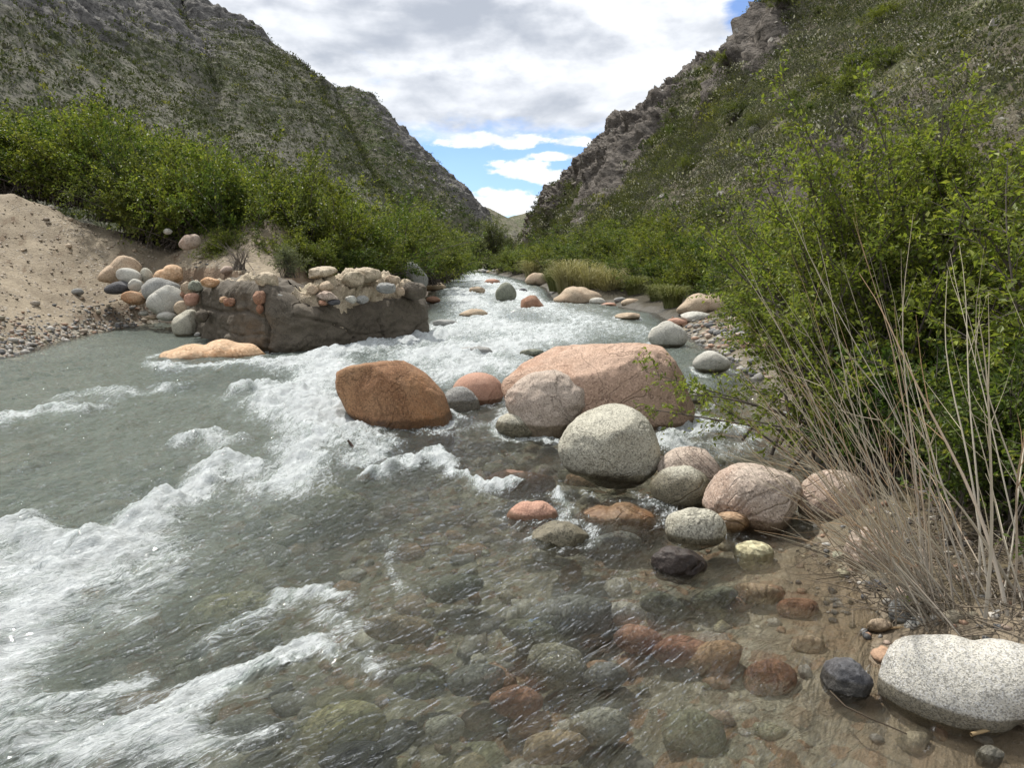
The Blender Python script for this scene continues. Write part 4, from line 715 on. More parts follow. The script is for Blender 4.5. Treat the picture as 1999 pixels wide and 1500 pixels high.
for c_, p_ in ROCKS:                                   # water piles up on and trails off the stones it meets
    q_ = p_ + c_; nw = np.abs(q_[:, 2] - W(q_[:, 1])) < .05
    if nw.sum() < 6 or c_[1] > 45 or q_[:, 2].max() < W(c_[1]) + .03: continue
    q_ = q_[nw]; cx_, cy_ = (q_[:, 0].min() + q_[:, 0].max()) / 2, (q_[:, 1].min() + q_[:, 1].max()) / 2; ax, ay = np.ptp(q_[:, 0]) / 2 + .02, np.ptp(q_[:, 1]) / 2 + .02
    k_ = .35 if cy_ < 5.3 and cx_ < .75 else .12 if (cx_ > .75 and cy_ < 5.6) else (.3 if cx_ > 1 and cy_ < 7 else .62)
    if cx_ < -5 and cy_ > 13: k_ = .1
    ii = np.nonzero((np.abs(wx - cx_) < ax + .9) & (np.abs(wy - cy_) < 2.2 * ay + 1.4))[0]
    if not len(ii): continue
    dx_, dy_ = (wx[ii] - cx_) / ax, (wy[ii] - cy_) / ay; rr_ = np.hypot(dx_, dy_); ring = np.exp(-((rr_ - 1.05) * min(ax, ay) / .085) ** 2)
    tail = np.exp(-(np.abs(np.abs(dx_) - .85) * ax / .10) ** 2) * sst(-dy_, -.2, .4) * np.exp(-np.maximum(-dy_ - .5, 0) * ay / .55)
    v = k_ * np.clip(ring * (.75 + .35 * np.sign(dy_)) + .75 * tail, 0, 1); Ff[ii] = 1 - (1 - Ff[ii]) * (1 - v)
    h[ii] += k_ * (.055 * np.exp(-((rr_ - 1) * min(ax, ay) / .2) ** 2) * np.clip(dy_, 0, 1) - .03 * np.exp(-((rr_ - 1.1) * min(ax, ay) / .25) ** 2) * np.clip(-dy_, 0, 1))
Ff = np.clip(Ff, 0, 1)
h *= .25 + .75 * sst(sd, 0, .5)
z = W(y) + h
dep = np.clip((z - g) * (1 + 1.6 * sst(y, 8, 11)), 0, 1)
keep = (sd > -.7) & (z - g > -.02)
q = gridq(*X.shape, keep)
V, q, A = compact(np.stack([x, y, z], 1), q, {'foam': Ff, 'depth': dep, 'psi': psi, 'rough_water': calm, 'murk': np.interp(x, [-3.5, -1.7, -.8, 1], [.48, .36, .12, .05]) * (y < 9) + .45 * (y >= 9)})
m, n = material('river_water')
P = n.new('ShaderNodeNewGeometry').outputs['Position']
s_ = n.new('ShaderNodeSeparateXYZ'); n.put(s_.inputs[0], P); c_ = n.new('ShaderNodeCombineXYZ')
n.put(c_.inputs[0], n.attr('psi')); n.put(c_.inputs[1], n.math('MULTIPLY', s_.outputs[1], .36)); n.put(c_.inputs[2], s_.outputs[2]); S = c_.outputs[0]
warp = n.vmath('ADD', S, n.vmath('SCALE', n.vmath('SUBTRACT', n.noise(S, 3.0, 3, .6, out=1), (.5, .5, .5)), scale=.28))
r1 = n.math('ABSOLUTE', n.math('SUBTRACT', n.noise(warp, 11, 3, .55, .6), .5)); r2 = n.math('ABSOLUTE', n.math('SUBTRACT', n.noise(warp, 27, 3, .55, .5), .5))
hb = n.math('SUBTRACT', n.math('MULTIPLY', n.noise(warp, 40, 4, .62), .45), n.math('ADD', n.math('MULTIPLY', r1, 1.8), n.math('MULTIPLY', r2, .9)))
rip = n.bump(hb, n.math('ADD', .12, n.math('MULTIPLY', n.attr('rough_water'), .72)), .055)
fres = n.new('ShaderNodeFresnel'); fres.inputs[0].default_value = 1.33; n.put(fres.inputs[1], rip)
murkf = n.math('MULTIPLY', n.step(n.attr('depth'), .22, .62), n.attr('murk'))
murkf = n.math('MAXIMUM', murkf, n.math('MULTIPLY', n.step(n.attr('foam'), .25, .8), .45))
tr_ = n.new('ShaderNodeBsdfTransparent'); n.put(tr_.inputs[0], n.mix(n.step(n.attr('depth'), 0, .5), (.98, .97, .94), (.82, .85, .79)))
rf_ = n.new('ShaderNodeBsdfRefraction'); n.put(rf_.inputs[0], n.mix(n.step(n.attr('depth'), 0, .5), (.98, .97, .94), (.82, .85, .79))); rf_.inputs['Roughness'].default_value = 0.0; rf_.inputs['IOR'].default_value = 1.33; n.put(rf_.inputs['Normal'], rip)
df = n.new('ShaderNodeBsdfDiffuse'); n.put(df.inputs[0], n.mix(n.step(n.attr('foam'), .1, .8), (.235, .28, .25), (.52, .60, .57))); n.put(df.inputs['Normal'], rip)
gl = n.new('ShaderNodeBsdfGlossy'); gl.inputs['Roughness'].default_value = .05; n.put(gl.inputs['Normal'], rip)
inner = n.shmix(murkf, n.shmix(.30, tr_.outputs[0], rf_.outputs[0]), df.outputs[0])
surf = n.shmix(n.math('MINIMUM', n.math('MULTIPLY', fres.outputs[0], 1.0), .85), inner, gl.outputs[0])
l1 = n.noise(warp, 7, 4, .65, .5); l2 = n.noise(warp, 24, 5, .7, .4); l3 = n.noise(warp, 85, 4, .7)
fz = n.attr('foam')
for l_, k_ in ((l1, 1.25), (l2, 1.55), (l3, 1.35)): fz = n.math('ADD', fz, n.math('MULTIPLY', n.math('SUBTRACT', l_, .5), k_))
bb = n.voro(n.vmath('ADD', warp, n.vmath('SCALE', n.noise(warp, 60, 2, .5, out=1), scale=.02)), 62)
fz = n.math('ADD', fz, n.math('MULTIPLY', n.step(bb, .34, .10), n.math('MULTIPLY', n.step(n.attr('foam'), .06, .45), .42)))
fm = n.math('MULTIPLY', n.step(fz, .38, .92), .96)
fm = n.math('MULTIPLY', fm, n.step(n.attr('foam'), .02, .25))
fb = n.bump(n.math('ADD', n.math('MULTIPLY', l2, 1.0), n.math('MULTIPLY', l3, .6)), .9, .05)
fd = n.new('ShaderNodeBsdfDiffuse'); fd.inputs[0].default_value = (.82, .86, .87, 1); n.put(fd.inputs['Normal'], fb)
ft = n.new('ShaderNodeBsdfTranslucent'); ft.inputs[0].default_value = (.78, .84, .85, 1); n.put(ft.inputs['Normal'], fb)
n.out(n.shmix(fm, surf, n.shmix(.3, fd.outputs[0], ft.outputs[0])))
water = mesh('river_water', V, q, m, A)
tag(water, 'fast clear mountain river with white rapids', None, kind='structure')

# ------------------------------------------------------------------ plants
def leafmat(name, transl=.45, rough=.5):
    m, n = material(name); c = n.attr('tint', 'Color')
    d = n.pbr(c, rough, None, .25); t = n.new('ShaderNodeBsdfTranslucent'); n.put(t.inputs[0], n.mix(1.0, c, (1.25, 1.3, .7), 'MULTIPLY'))
    n.out(n.shmix(transl, d, t.outputs[0])); return m
LEAF = leafmat('green_leaf'); DRYM = leafmat('dry_stalk', .1, .8); SCRUB = leafmat('scrub_leaf', .2, .8)
m, n = material('bark'); P_ = n.new('ShaderNodeNewGeometry').outputs['Position']
n.out(n.pbr(n.mix(n.noise(P_, 25, 4, .6), (.055, .045, .038), (.16, .14, .12)), .9, None, .15)); BARK = m
def greens(rng, k, lo, hi, yel=.15):
    t = rng.random(k)[:, None] ** 1.3; c = np.array(lo) * (1 - t) + np.array(hi) * t
    y = rng.random(k) < yel; c[y] = np.array((.22, .225, .05)) * rng.uniform(.7, 1.15, (y.sum(), 1)); return c
def shrub_geo(seed, rad, h0, nb, ntw, nl, twl, ll, lw, lo, hi, yel=.15, lump=.35, droop=.2, base_r=.3, lean=(0, 0), bark_r=.022, twig_tubes=False, topyel=.0):
    rng = np.random.default_rng(seed); rad = np.array(rad, float); C = np.array([lean[0], lean[1], h0 + rad[2] * .82])
    dirs = unit(rng.normal(size=(nb, 3))); dirs[:, 2] = np.where(dirs[:, 2] < -.55, -dirs[:, 2], dirs[:, 2])
    lf = 1 + lump * 1.6 * pn3(dirs[:, 0] * 1.7 + seed, dirs[:, 1] * 1.7, dirs[:, 2] * 1.7, seed)
    tips = C + dirs * rad * (rng.random(nb)[:, None] ** .45) * lf[:, None]; tips[:, 2] = np.maximum(tips[:, 2], .12)
    g = Geo(); lg = Geo(); P, D, L = [], [], []
    for i in range(nb):
        b = np.array([rng.normal() * base_r, rng.normal() * base_r, -.1]); mid = b * .4 + tips[i] * .6; mid[2] = b[2] + (tips[i, 2] - b[2]) * .72; mid += rng.normal(size=3) * .08 * rad
        t = np.linspace(0, 1, 9)[:, None]; c = (1 - t) ** 2 * b + 2 * t * (1 - t) * mid + t ** 2 * tips[i]
        r = bark_r * rng.uniform(.6, 1.2); g.tube(c, r, r * .18, (.1, .09, .08), 4)
        k = ntw; tt = rng.uniform(.30, 1, k) ** .8; tt[0] = 1
        p = (1 - tt[:, None]) ** 2 * b + 2 * tt[:, None] * (1 - tt[:, None]) * mid + tt[:, None] ** 2 * tips[i]
        td = unit(tips[i] - mid); d = unit(td * .7 + unit(rng.normal(size=(k, 3))) * .9 + unit(p - C) * .4 + np.array([0, 0, .10]))
        P.append(p); D.append(d); L.append(twl * rng.uniform(.5, 1.3, k))
    P = np.concatenate(P); D = np.concatenate(D); L = np.concatenate(L); k = len(P)
    if twig_tubes:
        for i in range(k):
            e = P[i] + D[i] * L[i]; g.tube(np.array([P[i], P[i] + D[i] * L[i] * .55 + (0, 0, .02 * L[i]), e - (0, 0, droop * L[i] * .3)]), bark_r * .16, bark_r * .05, (.1, .09, .07), 3)
    u = rng.uniform(.08, 1.05, (k, nl)); Q = P[:, None] + D[:, None] * (L[:, None] * u)[..., None]; Q[..., 2] -= droop * .3 * L[:, None] * u ** 2
    Q = Q + rng.normal(size=Q.shape) * twl * .05
    side = unit(rng.normal(size=(k, nl, 3))); LD = unit(D[:, None] * .55 + side * .85 - np.array([0, 0, droop * .5])); Nn = unit(rng.normal(size=(k, nl, 3)) * .55 + np.array([0, 0, 1.0]))
    kk = k * nl; C_ = greens(rng, kk, lo, hi, yel) * np.repeat(rng.uniform(.75, 1.25, (k, 1)), nl, 0)
    if topyel: 
        w = (np.clip(u.ravel() - .6, 0, .4) / .4 * topyel)[:, None]; C_ = C_ * (1 - w) + np.array((.20, .23, .05)) * w
    s_ = rng.uniform(.65, 1.25, kk); lg.leaves(Q.reshape(-1, 3), LD.reshape(-1, 3), Nn.reshape(-1, 3), ll * s_, lw * s_, C_)
    return g, lg
def shrub(name, label, loc, group=None, cat='shrub', stem='stems', **kw):
    g, lg = shrub_geo(**kw); o = tag(empty(name, loc), label, cat, group)
    g.build('stem', BARK, o); lg.build('foliage', LEAF, o, smooth=False); return o
def gz(x, y): return float(ground(np.array([float(x)]), np.array([float(y)]))[0])
LO, HI = (.052, .085, .015), (.15, .19, .034)
# thickets along both banks: five bushes, copied
PR = [shrub('leafy_shrub', '-', (0, 0, -50), seed=200 + i, rad=r, h0=.05, nb=84, ntw=15, nl=11, twl=.40, ll=.080, lw=.042, lo=tuple(np.array(LO) * c_ * .92), hi=tuple(np.array(HI) * c_ * .92), yel=y_, lump=.8, topyel=ty)
      for i, (r, c_, y_, ty) in enumerate([((1.5, 1.4, 1.35), (1, 1, 1), .13, .45), ((1.7, 1.5, 1.1), (.68, .76, .95), .05, .25), ((1.25, 1.3, 1.5), (1.1, 1.02, 1), .2, .55), ((1.6, 1.3, 1.25), (.88, .80, 1.2), .08, .3), ((1.4, 1.6, 1.05), (1.12, .98, .95), .2, .45)])]
used = set()
def put_shrub(k, x, y, s, label, group, sz=1.0, z=None, rz=None):
    o = PR[k] if k not in used else copy_tree(PR[k]); used.add(k)
    o.location = (x, y, (gz(x, y) if z is None else z) - .08); o.scale = (s, s, s * sz); o.rotation_euler = (0, 0, rz if rz is not None else (x * 3.7 + y * 1.3) % 6.28)
    return tag(o, label, 'shrub', group)
GL = 'shrubs of the thicket behind the sandy slope and the wall'; GR = 'shrubs of the thicket below the crag hill'
LL = 'bright green leafy shrub in the thicket behind the sandy slope and broken wall'; LR = 'bright green leafy shrub in the low thicket below the scrubby crag hill'
rng = np.random.default_rng(21)
def px_shrub(u, vb, vt, Yd, wpx, k, label, group):     # base and top in the picture at a distance
    b = at(u, vb, Yd); t = at(u, vt, Yd); h = t[2] - b[2]; s = wpx * 1.6 / F * Yd / 1.55
    hz = [2.45, 2.05, 2.65, 2.3, 2.0][k] * s
    return put_shrub(k, b[0], b[1], s, label, group, h / hz, z=b[2])
LEFT = [(20, 370, 225, 27, 90), (100, 380, 215, 27, 80), (-70, 350, 210, 27, 100), (-170, 330, 190, 26, 110), (165, 392, 232, 26, 75), (225, 420, 228, 25.5, 70), (285, 425, 235, 25, 60), (60, 365, 240, 30, 90), (150, 370, 222, 31, 90), (255, 400, 225, 31, 80), (330, 400, 260, 31, 80), (400, 420, 290, 32, 80),
        (270, 455, 335, 23.5, 50), (310, 462, 300, 23.5, 66), (365, 472, 290, 23.2, 72), (425, 485, 300, 23, 72), (480, 505, 315, 22.8, 70), (530, 525, 330, 22.6, 72), (580, 540, 350, 22.6, 72), (630, 545, 375, 23, 72), (680, 545, 395, 24, 68), (725, 545, 405, 25.5, 62),
        (470, 470, 310, 28, 80), (540, 480, 318, 28, 80), (600, 500, 330, 29, 78), (660, 510, 385, 30, 75), (730, 520, 395, 31, 70), (770, 545, 410, 28, 56), (800, 540, 420, 33, 52), (835, 548, 440, 37, 44), (862, 545, 455, 44, 36), (880, 540, 470, 54, 28), (770, 520, 400, 36, 60), (820, 520, 425, 42, 48), (850, 520, 445, 50, 40),
        (895, 532, 482, 68, 22), (905, 528, 492, 85, 16), (440, 520, 440, 20.6, 36), (500, 530, 452, 20.4, 44), (565, 535, 450, 20.4, 50), (620, 540, 465, 20.6, 46), (680, 540, 470, 22, 46), (730, 545, 470, 23.5, 44), (780, 515, 455, 29, 42)]
for i, (u, vb, vt, Yd, w) in enumerate(LEFT): px_shrub(u, vb, vt, Yd, w, i % 5, LL, GL)
RIGHT = [(960, 528, 500, 100, 22), (985, 530, 492, 82, 24), (1010, 532, 488, 70, 28), (1045, 536, 482, 58, 34), (1085, 540, 470, 50, 42), (1130, 535, 462, 47, 48), (1180, 540, 455, 43, 52), (1230, 545, 448, 39, 56), (1280, 560, 440, 35, 60), (1330, 572, 432, 31, 62), (1380, 585, 430, 28, 64), (1440, 598, 440, 25, 70), (1500, 610, 450, 22, 76), (1570, 640, 440, 20, 84), (1650, 640, 430, 19, 90),
         (1100, 510, 448, 64, 42), (1160, 505, 440, 58, 48), (1220, 505, 432, 54, 54), (1290, 510, 425, 50, 60), (1350, 510, 405, 46, 64), (1410, 520, 395, 42, 68), (1480, 530, 380, 38, 72), (1560, 540, 370, 34, 78), (1650, 550, 360, 32, 90), (1750, 560, 350, 30, 96), (1860, 560, 330, 29, 100), (1960, 570, 330, 28, 100), (1420, 470, 390, 60, 50), (1500, 470, 380, 55, 56), (1600, 470, 360, 50, 60),
         (1425, 600, 500, 22.5, 50), (1465, 632, 500, 17, 40), (1520, 650, 490, 15.5, 80), (1610, 660, 480, 14.5, 96), (1340, 590, 500, 25.5, 46), (1290, 575, 490, 29, 46), (1240, 560, 490, 34, 42), (1720, 640, 470, 14, 110), (2080, 600, 340, 24, 120), (1010, 522, 480, 92, 26), (1060, 520, 470, 80, 32)]
for i, (u, vb, vt, Yd, w) in enumerate(RIGHT): px_shrub(u, vb, vt, Yd, w, (i * 2 + 1) % 5, LR, GR)
pH, tH, sH, rH, nH = HILL_R; ok = np.nonzero((tH > .04) & (tH < .97) & (pH[:, 1] > 30) & (pH[:, 1] < 150) & (rH < .75))[0]
for q in pH[rng.choice(ok, 190, False)]:                # larger bushes standing out on the crag hill
    s_ = rng.uniform(.28, .80); put_shrub(int(rng.integers(5)), q[0], q[1], s_, 'round green bush growing on the steep slope of the crag hill', 'bushes on the crag hill', rng.uniform(.6, .9), z=q[2] - .2, rz=rng.uniform(0, 6))
# the bush over the near bank
NB = [('big leafy bush with small bright leaves reaching over the stream behind the dry stalks', (3.05, 5.7), dict(seed=301, rad=(1.45, 1.15, 1.05), h0=.0, nb=190, ntw=17, nl=15, twl=.26, ll=.044, lw=.022, lo=(.085, .125, .02), hi=(.26, .30, .055), yel=.12, lump=.6, droop=.35, bark_r=.018, twig_tubes=True, topyel=.5, base_r=.35)),
      ('tall leafy bush with dark branches and yellow-green tips rising above the dry stalks', (3.65, 6.4), dict(seed=302, rad=(2.0, 1.3, 1.05), h0=.75, nb=270, ntw=17, nl=16, twl=.28, ll=.046, lw=.023, lo=(.085, .125, .02), hi=(.26, .30, .055), yel=.16, lump=.7, droop=.3, bark_r=.022, twig_tubes=True, topyel=.6, base_r=.4)),
      ('close leafy bush whose branches hang in at the picture edge behind the stalks', (3.6, 4.1), dict(seed=303, rad=(1.05, .9, 1.15), h0=.15, nb=100, ntw=14, nl=14, twl=.28, ll=.052, lw=.025, lo=(.085, .125, .02), hi=(.26, .30, .055), yel=.14, lump=.5, droop=.3, bark_r=.02, twig_tubes=True, topyel=.45, base_r=.3)),
      ('dense leafy bush filling the bank between the near bush and the thicket', (4.4, 8.6), dict(seed=304, rad=(1.7, 1.4, 1.1), h0=.1, nb=120, ntw=16, nl=13, twl=.32, ll=.064, lw=.032, lo=(.06, .10, .015), hi=(.16, .22, .038), yel=.13, lump=.5, droop=.3, topyel=.45)),
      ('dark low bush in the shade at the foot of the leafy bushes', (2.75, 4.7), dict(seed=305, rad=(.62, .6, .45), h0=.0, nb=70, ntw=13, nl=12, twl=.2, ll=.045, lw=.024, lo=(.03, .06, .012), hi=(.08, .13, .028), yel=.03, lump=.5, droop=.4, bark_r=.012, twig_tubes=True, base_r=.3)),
      ('low dark leafy growth just behind the dry stalks', (2.75, 3.75), dict(seed=306, rad=(.6, .5, .5), h0=.0, nb=80, ntw=13, nl=12, twl=.2, ll=.04, lw=.02, lo=(.045, .075, .014), hi=(.13, .17, .035), yel=.05, lump=.6, droop=.4, bark_r=.010, twig_tubes=True, base_r=.3)),
      ('leafy sprouts on the bank above the big white granite stone', (2.75, 3.05), dict(seed=307, rad=(.5, .42, .42), h0=.0, nb=60, ntw=11, nl=11, twl=.18, ll=.038, lw=.018, lo=(.05, .085, .015), hi=(.15, .19, .04), yel=.08, lump=.6, droop=.4, bark_r=.008, twig_tubes=True, base_r=.25))]
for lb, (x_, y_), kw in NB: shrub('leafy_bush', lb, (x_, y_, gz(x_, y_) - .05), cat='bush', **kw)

# grass tussocks
def tussock(name, label, loc, seed, nbl, h, r, c0, c1, wd=.012):
    rng = np.random.default_rng(seed); a = rng.uniform(0, 6.283, nbl); rr = r * .35 * np.sqrt(rng.random(nbl)); b = np.stack([rr * np.cos(a), rr * np.sin(a), np.zeros(nbl)], 1)
    out_ = rng.uniform(.25, 1.0, nbl) * r; hh = h * 1.55 * rng.uniform(.55, 1.1, nbl); o = np.stack([np.cos(a) * out_, np.sin(a) * out_, np.zeros(nbl)], 1)
    sd_ = np.stack([-np.sin(a), np.cos(a), np.zeros(nbl)], 1); ts = np.array([0, .3, .6, .85, 1.0]); V = []
    for t in ts:
        c = b + o * t ** 1.4; c[:, 2] = hh * (1.45 * t - .88 * t ** 2.1); w = wd * (1 - t * .9); V.append(np.stack([c - sd_ * w, c + sd_ * w], 1))
    V = np.stack(V, 1).reshape(nbl, -1, 3); i = np.arange(nbl)[:, None, None] * 10; k = np.arange(4)[None, :, None] * 2; q = (i + k + np.array([0, 1, 3, 2])[None, None]).reshape(-1, 4)
    t = rng.random((nbl, 1)); c = np.array(c0) * (1 - t) + np.array(c1) * t; g = Geo(); g.add(V.reshape(-1, 3), q, np.repeat(c, 10, 0))
    o_ = g.build(name, SCRUB, None, loc, smooth=False); return tag(o_, label, 'grass tussock', 'grass tussocks on the bank')
for i, (u, v, Yd, hp, lb) in enumerate([(1040, 546, 50, 36, 'round tussock behind the pale tan boulder'), (1110, 572, 32, 62, 'tall straw-coloured tussock above the flat-topped tan boulder'), (1150, 578, 31, 62, 'middle tussock above the flat-topped tan boulder'), (1190, 584, 29.5, 58, 'drooping green-gold tussock beside the flat-topped tan boulder'), (1085, 565, 35, 40, 'small tussock hanging over the stream edge'),
                                   (1240, 578, 28, 40, 'greener tussock behind the two-toned stone'), (1285, 594, 25, 40, 'green tussock above the dark stone'), (1312, 600, 22.5, 44, 'narrow green tussock beside the long tan boulder'), (930, 530, 95, 18, 'tiny tussock at the head of the stream'), (262, 450, 23, 40, 'small green grass clump under the thicket edge')]):
    b = at(u, v, Yd); h = hp / F * Yd; gold = i in (1, 2, 3, 0); tussock('grass_tussock', lb, tuple(b - (0, 0, .1)), 400 + i, 620, h * 1.1, h * .95, (.10, .12, .03) if not gold else (.20, .19, .08), (.22, .22, .09) if not gold else (.42, .38, .21), wd=.008 + Yd * .00035)
# grey-green bush above the wall, grey sparse tree at the head of the stream
b = at(565, 535, 17.8); shrub('grey_bush', 'greyish sage bush just behind the broken wall', tuple(b), cat='bush', seed=410, rad=(.5, .45, .38), h0=.0, nb=46, ntw=10, nl=9, twl=.2, ll=.05, lw=.018, lo=(.08, .095, .06), hi=(.17, .18, .12), yel=.0, base_r=.1, bark_r=.01)
b = at(468, 528, 18.2); g = Geo(); rng = np.random.default_rng(77)
for i in range(60):
    a = rng.uniform(0, 6.28); e = np.array([math.cos(a) * rng.uniform(.2, .7), math.sin(a) * .4, rng.uniform(.15, .75)]); g.tube(np.array([rng.normal(size=3) * .1 * (1, 1, 0), e * .5 + (0, 0, .15), e]), .008, .003, (.19, .165, .14), 3)
tag(g.build('dry_bush', DRYM, None, tuple(b)), 'leafless grey bush at the foot of the earth bank', 'bush')
for i, (u, vb, vt, Yd, w, lb) in enumerate([(958, 530, 425, 105, 34, 'greyish feathery tree standing where the valley narrows'), (985, 528, 455, 115, 28, 'pale feathery tree beside the taller greyish one'), (925, 530, 462, 100, 24, 'olive feathery tree at the end of the thicket')]):
    b = at(u, vb, Yd); h = at(u, vt, Yd)[2] - b[2]; r = w / F * Yd
    o = tag(empty('feathery_tree', tuple(b)), lb, 'tree'); g_, lg_ = shrub_geo(430 + i, (r, r, h * .5), h * .08, 60, 12, 10, h * .16, .30, .10, (.075, .09, .045), (.15, .165, .085), .05, .5, .3, .2, bark_r=.06)
    g_.build('trunk', BARK, o); lg_.build('crown', LEAF, o, smooth=False)

# dry stalk clumps on the near bank
def stalks(name, label, base, tips, seed, r0=.0047, nper=1, twigs=4):
    rng = np.random.default_rng(seed); o = tag(empty(name, tuple(base)), label, 'dry plant'); B0 = np.array(base)
    for tp, off in tips:
        b = np.array([off[0], off[1], -.05 + .04 * rng.random()]); e = np.array(tp) - B0; L = np.linalg.norm(e - b); mid = b + (e - b) * .5 + np.array([rng.normal() * .04, rng.normal() * .04, .07]) * L
        t = np.linspace(0, 1, 12)[:, None]; c = (1 - t) ** 2 * b + 2 * t * (1 - t) * mid + t ** 2 * e; c += .006 * L * np.stack([np.sin(9 * t[:, 0] + rng.uniform(0, 6)), np.cos(8 * t[:, 0] + rng.uniform(0, 6)), np.sin(7 * t[:, 0] + rng.uniform(0, 6))], 1)
        g = Geo(); k = rng.uniform(.75, 1.2); red = rng.random() < .4; r = r0 * rng.uniform(.45, 1.0) * min(1.2, .5 + .4 * L)
        cA = np.array((.42, .385, .33)) * k; cB = np.array((.46, .31, .18) if red else (.52, .46, .34)) * k; g.tube(c, r, r * .14, cA, 5, cB)
        for _ in range(rng.integers(1, twigs + 2)):
            s_ = rng.uniform(.35, .92); p = c[int(s_ * 11)]; dv = unit(unit(e - b) + rng.normal(size=3) * .32); l = L * rng.uniform(.12, .38) * (1.15 - s_ * .5)
            q = np.array([p, p + dv * l * .5 + rng.normal(size=3) * .015 * l, p + dv * l + np.array([0, 0, .04 * l])]); g.tube(q, r * .34, r * .08, cB * .95, 3)
        g.build('stalk', DRYM, o)
    return o
rng = np.random.default_rng(66); T1 = []
bx, by = 1.86, 2.95; bz = gz(bx, by)
for i in range(92):                                    # fan: low ones reach out over the water, high ones rise
    f = ((i + rng.random()) / 92) ** 1.1
    u = np.interp(f, [0, .2, .45, .7, .88, 1], [1545, 1440, 1400, 1450, 1610, 1840]) + rng.normal() * 45; v = np.interp(f, [0, .2, .45, .7, .88, 1], [1045, 900, 660, 500, 450, 480]) + rng.normal() * 50
    k_ = rng.random() ** 1.4 * .62; u, v = u + k_ * (1830 - u), v + k_ * (1110 - v)
    Yd = rng.uniform(2.45, 3.3) + max(0, 900 - v) * .0012; T1.append((at(u, v, Yd), (rng.normal() * .09 + .02, rng.normal() * .13)))
stalks('dry_stalks', 'big fan of dry tan stalks leaning over the water from the near bank', (bx, by, bz), T1, 1)
T2 = []; bx, by = 2.12, 2.85; bz = gz(bx, by)
for i in range(16): u = rng.uniform(1640, 2050); v = rng.uniform(420, 1000); T2.append((at(u, v, rng.uniform(2.5, 3.6)), (rng.normal() * .08, rng.normal() * .1)))
stalks('dry_stalks', 'grey upright dry stalks at the picture edge beside the big fan', (bx, by, bz), T2, 2, r0=.0085)
# litter of roots and dry stems round the foot of the stalks
g = Geo(); rng = np.random.default_rng(99)
for i in range(620):
    a = np.array([rng.uniform(1.66, 2.5), rng.uniform(2.6, 3.8), 0]); a[2] = gz(a[0], a[1]) + rng.uniform(.0, .10); dv = unit(rng.normal(size=3) * (1, 1, .35)); l = rng.uniform(.08, .4)
    g.tube(np.array([a, a + dv * l * .5 + rng.normal(size=3) * .03, a + dv * l]), rng.uniform(.0015, .004), .001, np.array((.20, .165, .125)) * rng.uniform(.5, 1.25), 3)
tag(g.build('root_litter', DRYM), 'tangle of dry roots and stems on the near bank', None, kind='stuff')
# small sprout by the grey stones
g = Geo(); rng = np.random.default_rng(5); b = wp(1772, 1212, .02); P, D = [], []
for i in range(4):
    e = np.array([rng.normal() * .03, rng.normal() * .03, rng.uniform(.09, .16)]); g.tube(np.array([(0, 0, 0), e * .5, e]), .002, .001, (.10, .13, .04), 3)
    for k in range(7): P.append(e * rng.uniform(.4, 1)); D.append(unit(rng.normal(size=3) + (0, 0, .4)))
g.leaves(np.array(P), np.array(D), unit(np.tile((0, .3, 1.), (len(P), 1))), .035, .010, np.tile((.13, .17, .04), (len(P), 1)))
tag(g.build('sprout', LEAF, None, tuple(b)), 'small green sprout growing between the grey bank stones', 'plant')

# ------------------------------------------------------------------ scrub on the hills: one mass of low tufts per hill
def scrub(name, label, H, n_, seed, smin, smax, nl, lo, hi, grey, region, rockmax=.62, flower=0, yel=.05, lf=.3):
    p, t, s, rk, nn = H; rng = np.random.default_rng(seed); ok = np.nonzero(region(p, t, s) & (rk < rockmax + .25 * rng.random(len(p))))[0]
    d2 = np.linalg.norm(p[ok] - EYE, axis=1); w = d2 ** .0; i = rng.choice(ok, min(n_, len(ok)), False, w / w.sum() if False else None); k = len(i); c = p[i] + rng.normal(size=(k, 3)) * (.4, .4, 0)
    S_ = rng.uniform(smin, smax, k) * rng.choice([.6, 1, 1, 1.5], k); dr = unit(rng.normal(size=(k, nl, 3))); dr[..., 2] = np.abs(dr[..., 2]) * .8; rr = rng.random((k, nl, 1)) ** .5
    Q = c[:, None] + dr * rr * S_[:, None, None] * np.array([1, 1, .75]) - np.array([0, 0, .1]) * S_[:, None, None]
    LD = unit(dr + np.array([0, 0, .5]) + rng.normal(size=dr.shape) * .4); Nn = unit(rng.normal(size=dr.shape))
    base = greens(rng, k, lo, hi, yel); gm = rng.random(k) < grey; base[gm] = np.array((.12, .12, .095)) * rng.uniform(.6, 1.3, (gm.sum(), 1))
    C = np.repeat(base, nl, 0) * rng.uniform(.65, 1.35, (k * nl, 1))
    if flower:
        fm = (rng.random(k) < flower).repeat(nl) & (rng.random(k * nl) < .30); C[fm] = (.50, .48, .44)
    g = Geo(); sz = (S_[:, None] * rng.uniform(.6, 1.3, (k, nl)) * lf * np.clip(np.linalg.norm(c - EYE, axis=1) / 95, .5, 1.25)[:, None]).ravel(); g.leaves(Q.reshape(-1, 3), LD.reshape(-1, 3), Nn.reshape(-1, 3), sz * 1.1, sz * .62, C)
    return tag(g.build(name, SCRUB, None, smooth=False), label, None, kind='stuff')
scrub('hillside_scrub', 'green and grey scrub covering the steep crag hill', HILL_R, 10500, 1, .45, 1.05, 76, (.05, .064, .024), (.13, .14, .056), .3, lambda p, t, s: (t > -.05) & (t < 1.08) & (p[:, 1] > 14), .50, .16, .07, lf=.22)
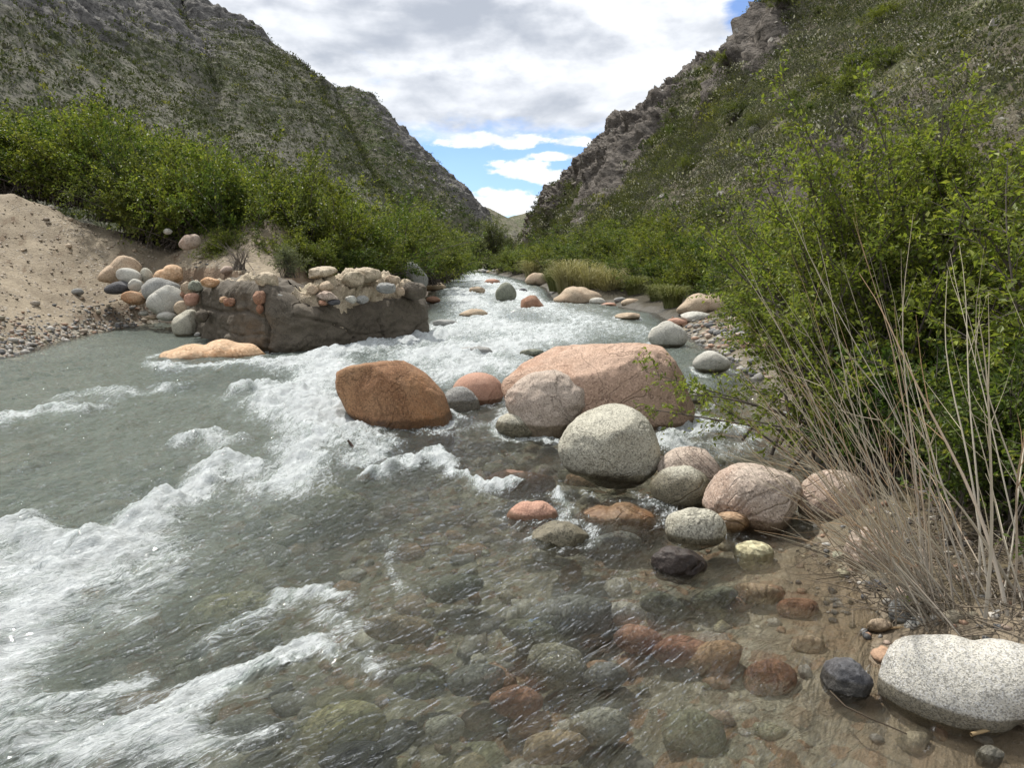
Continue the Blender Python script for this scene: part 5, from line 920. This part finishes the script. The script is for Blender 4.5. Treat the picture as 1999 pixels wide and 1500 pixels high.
scrub('near_scrub', 'green scrub on the closest part of the crag hill', HILL_R, 6500, 8, .35, .9, 80, (.055, .068, .026), (.145, .15, .062), .3, lambda p, t, s: (t > -.05) & (t < .95) & (p[:, 1] > 20) & (p[:, 1] < 75), .52, .16, .07, lf=.25)
scrub('slope_scrub', 'dark scrub dotted over the long mountainside', HILL_L, 20000, 2, .55, 1.25, 14, (.042, .053, .02), (.085, .098, .038), .3, lambda p, t, s: (t > -.05) & (t < 1.06), .62, lf=.36)
scrub('spur_scrub', 'scrub dotted over the rocky spur', HILL_S, 7500, 3, .5, 1.2, 10, (.045, .066, .018), (.09, .112, .034), .3, lambda p, t, s: (t > -.05) & (t < 1.06), .60, lf=.36)

def hill_stones(name, label, H, n_, seed, smin, smax, region, c0, c1):
    p, t, s, rk, nn = H; rng = np.random.default_rng(seed); ok = np.nonzero(region(p, t, s))[0]; ok = ok[pn3(p[ok, 0] * .09, p[ok, 1] * .09, p[ok, 2] * .09, seed) > -.02]
    i = rng.choice(ok, n_, False); v0, f0 = ico(1); v = v0[None] * (1 + .28 * rng.normal(size=(n_, len(v0), 1))) * (rng.uniform(.5, 1.2, (n_, 1, 3)) * (smin + (smax - smin) * rng.random((n_, 1, 1)) ** 3)); v = v + p[i][:, None]
    f = f0[None] + (np.arange(n_) * len(v0))[:, None, None]; c = np.repeat(np.array(c0) + (np.array(c1) - c0) * rng.random((n_, 1)), len(v0), 0)
    return tag(mesh(name, v.reshape(-1, 3), f.reshape(-1, 3), bpy.data.materials['pebble_stone'], {'tint': c}, False), label, None, kind='stuff')
hill_stones('hillside_stones', 'pale stones showing between the scrub of the crag hill', HILL_R, 3600, 11, .05, .34, lambda p, t, s: (t > 0) & (t < 1) & (p[:, 1] > 18), (.24, .22, .19), (.50, .47, .42))
hill_stones('slope_rocks', 'pale stones scattered on the long mountainside and spur', HILL_S, 1500, 12, .15, 1.0, lambda p, t, s: (t > 0) & (t < 1), (.16, .155, .14), (.34, .32, .29))
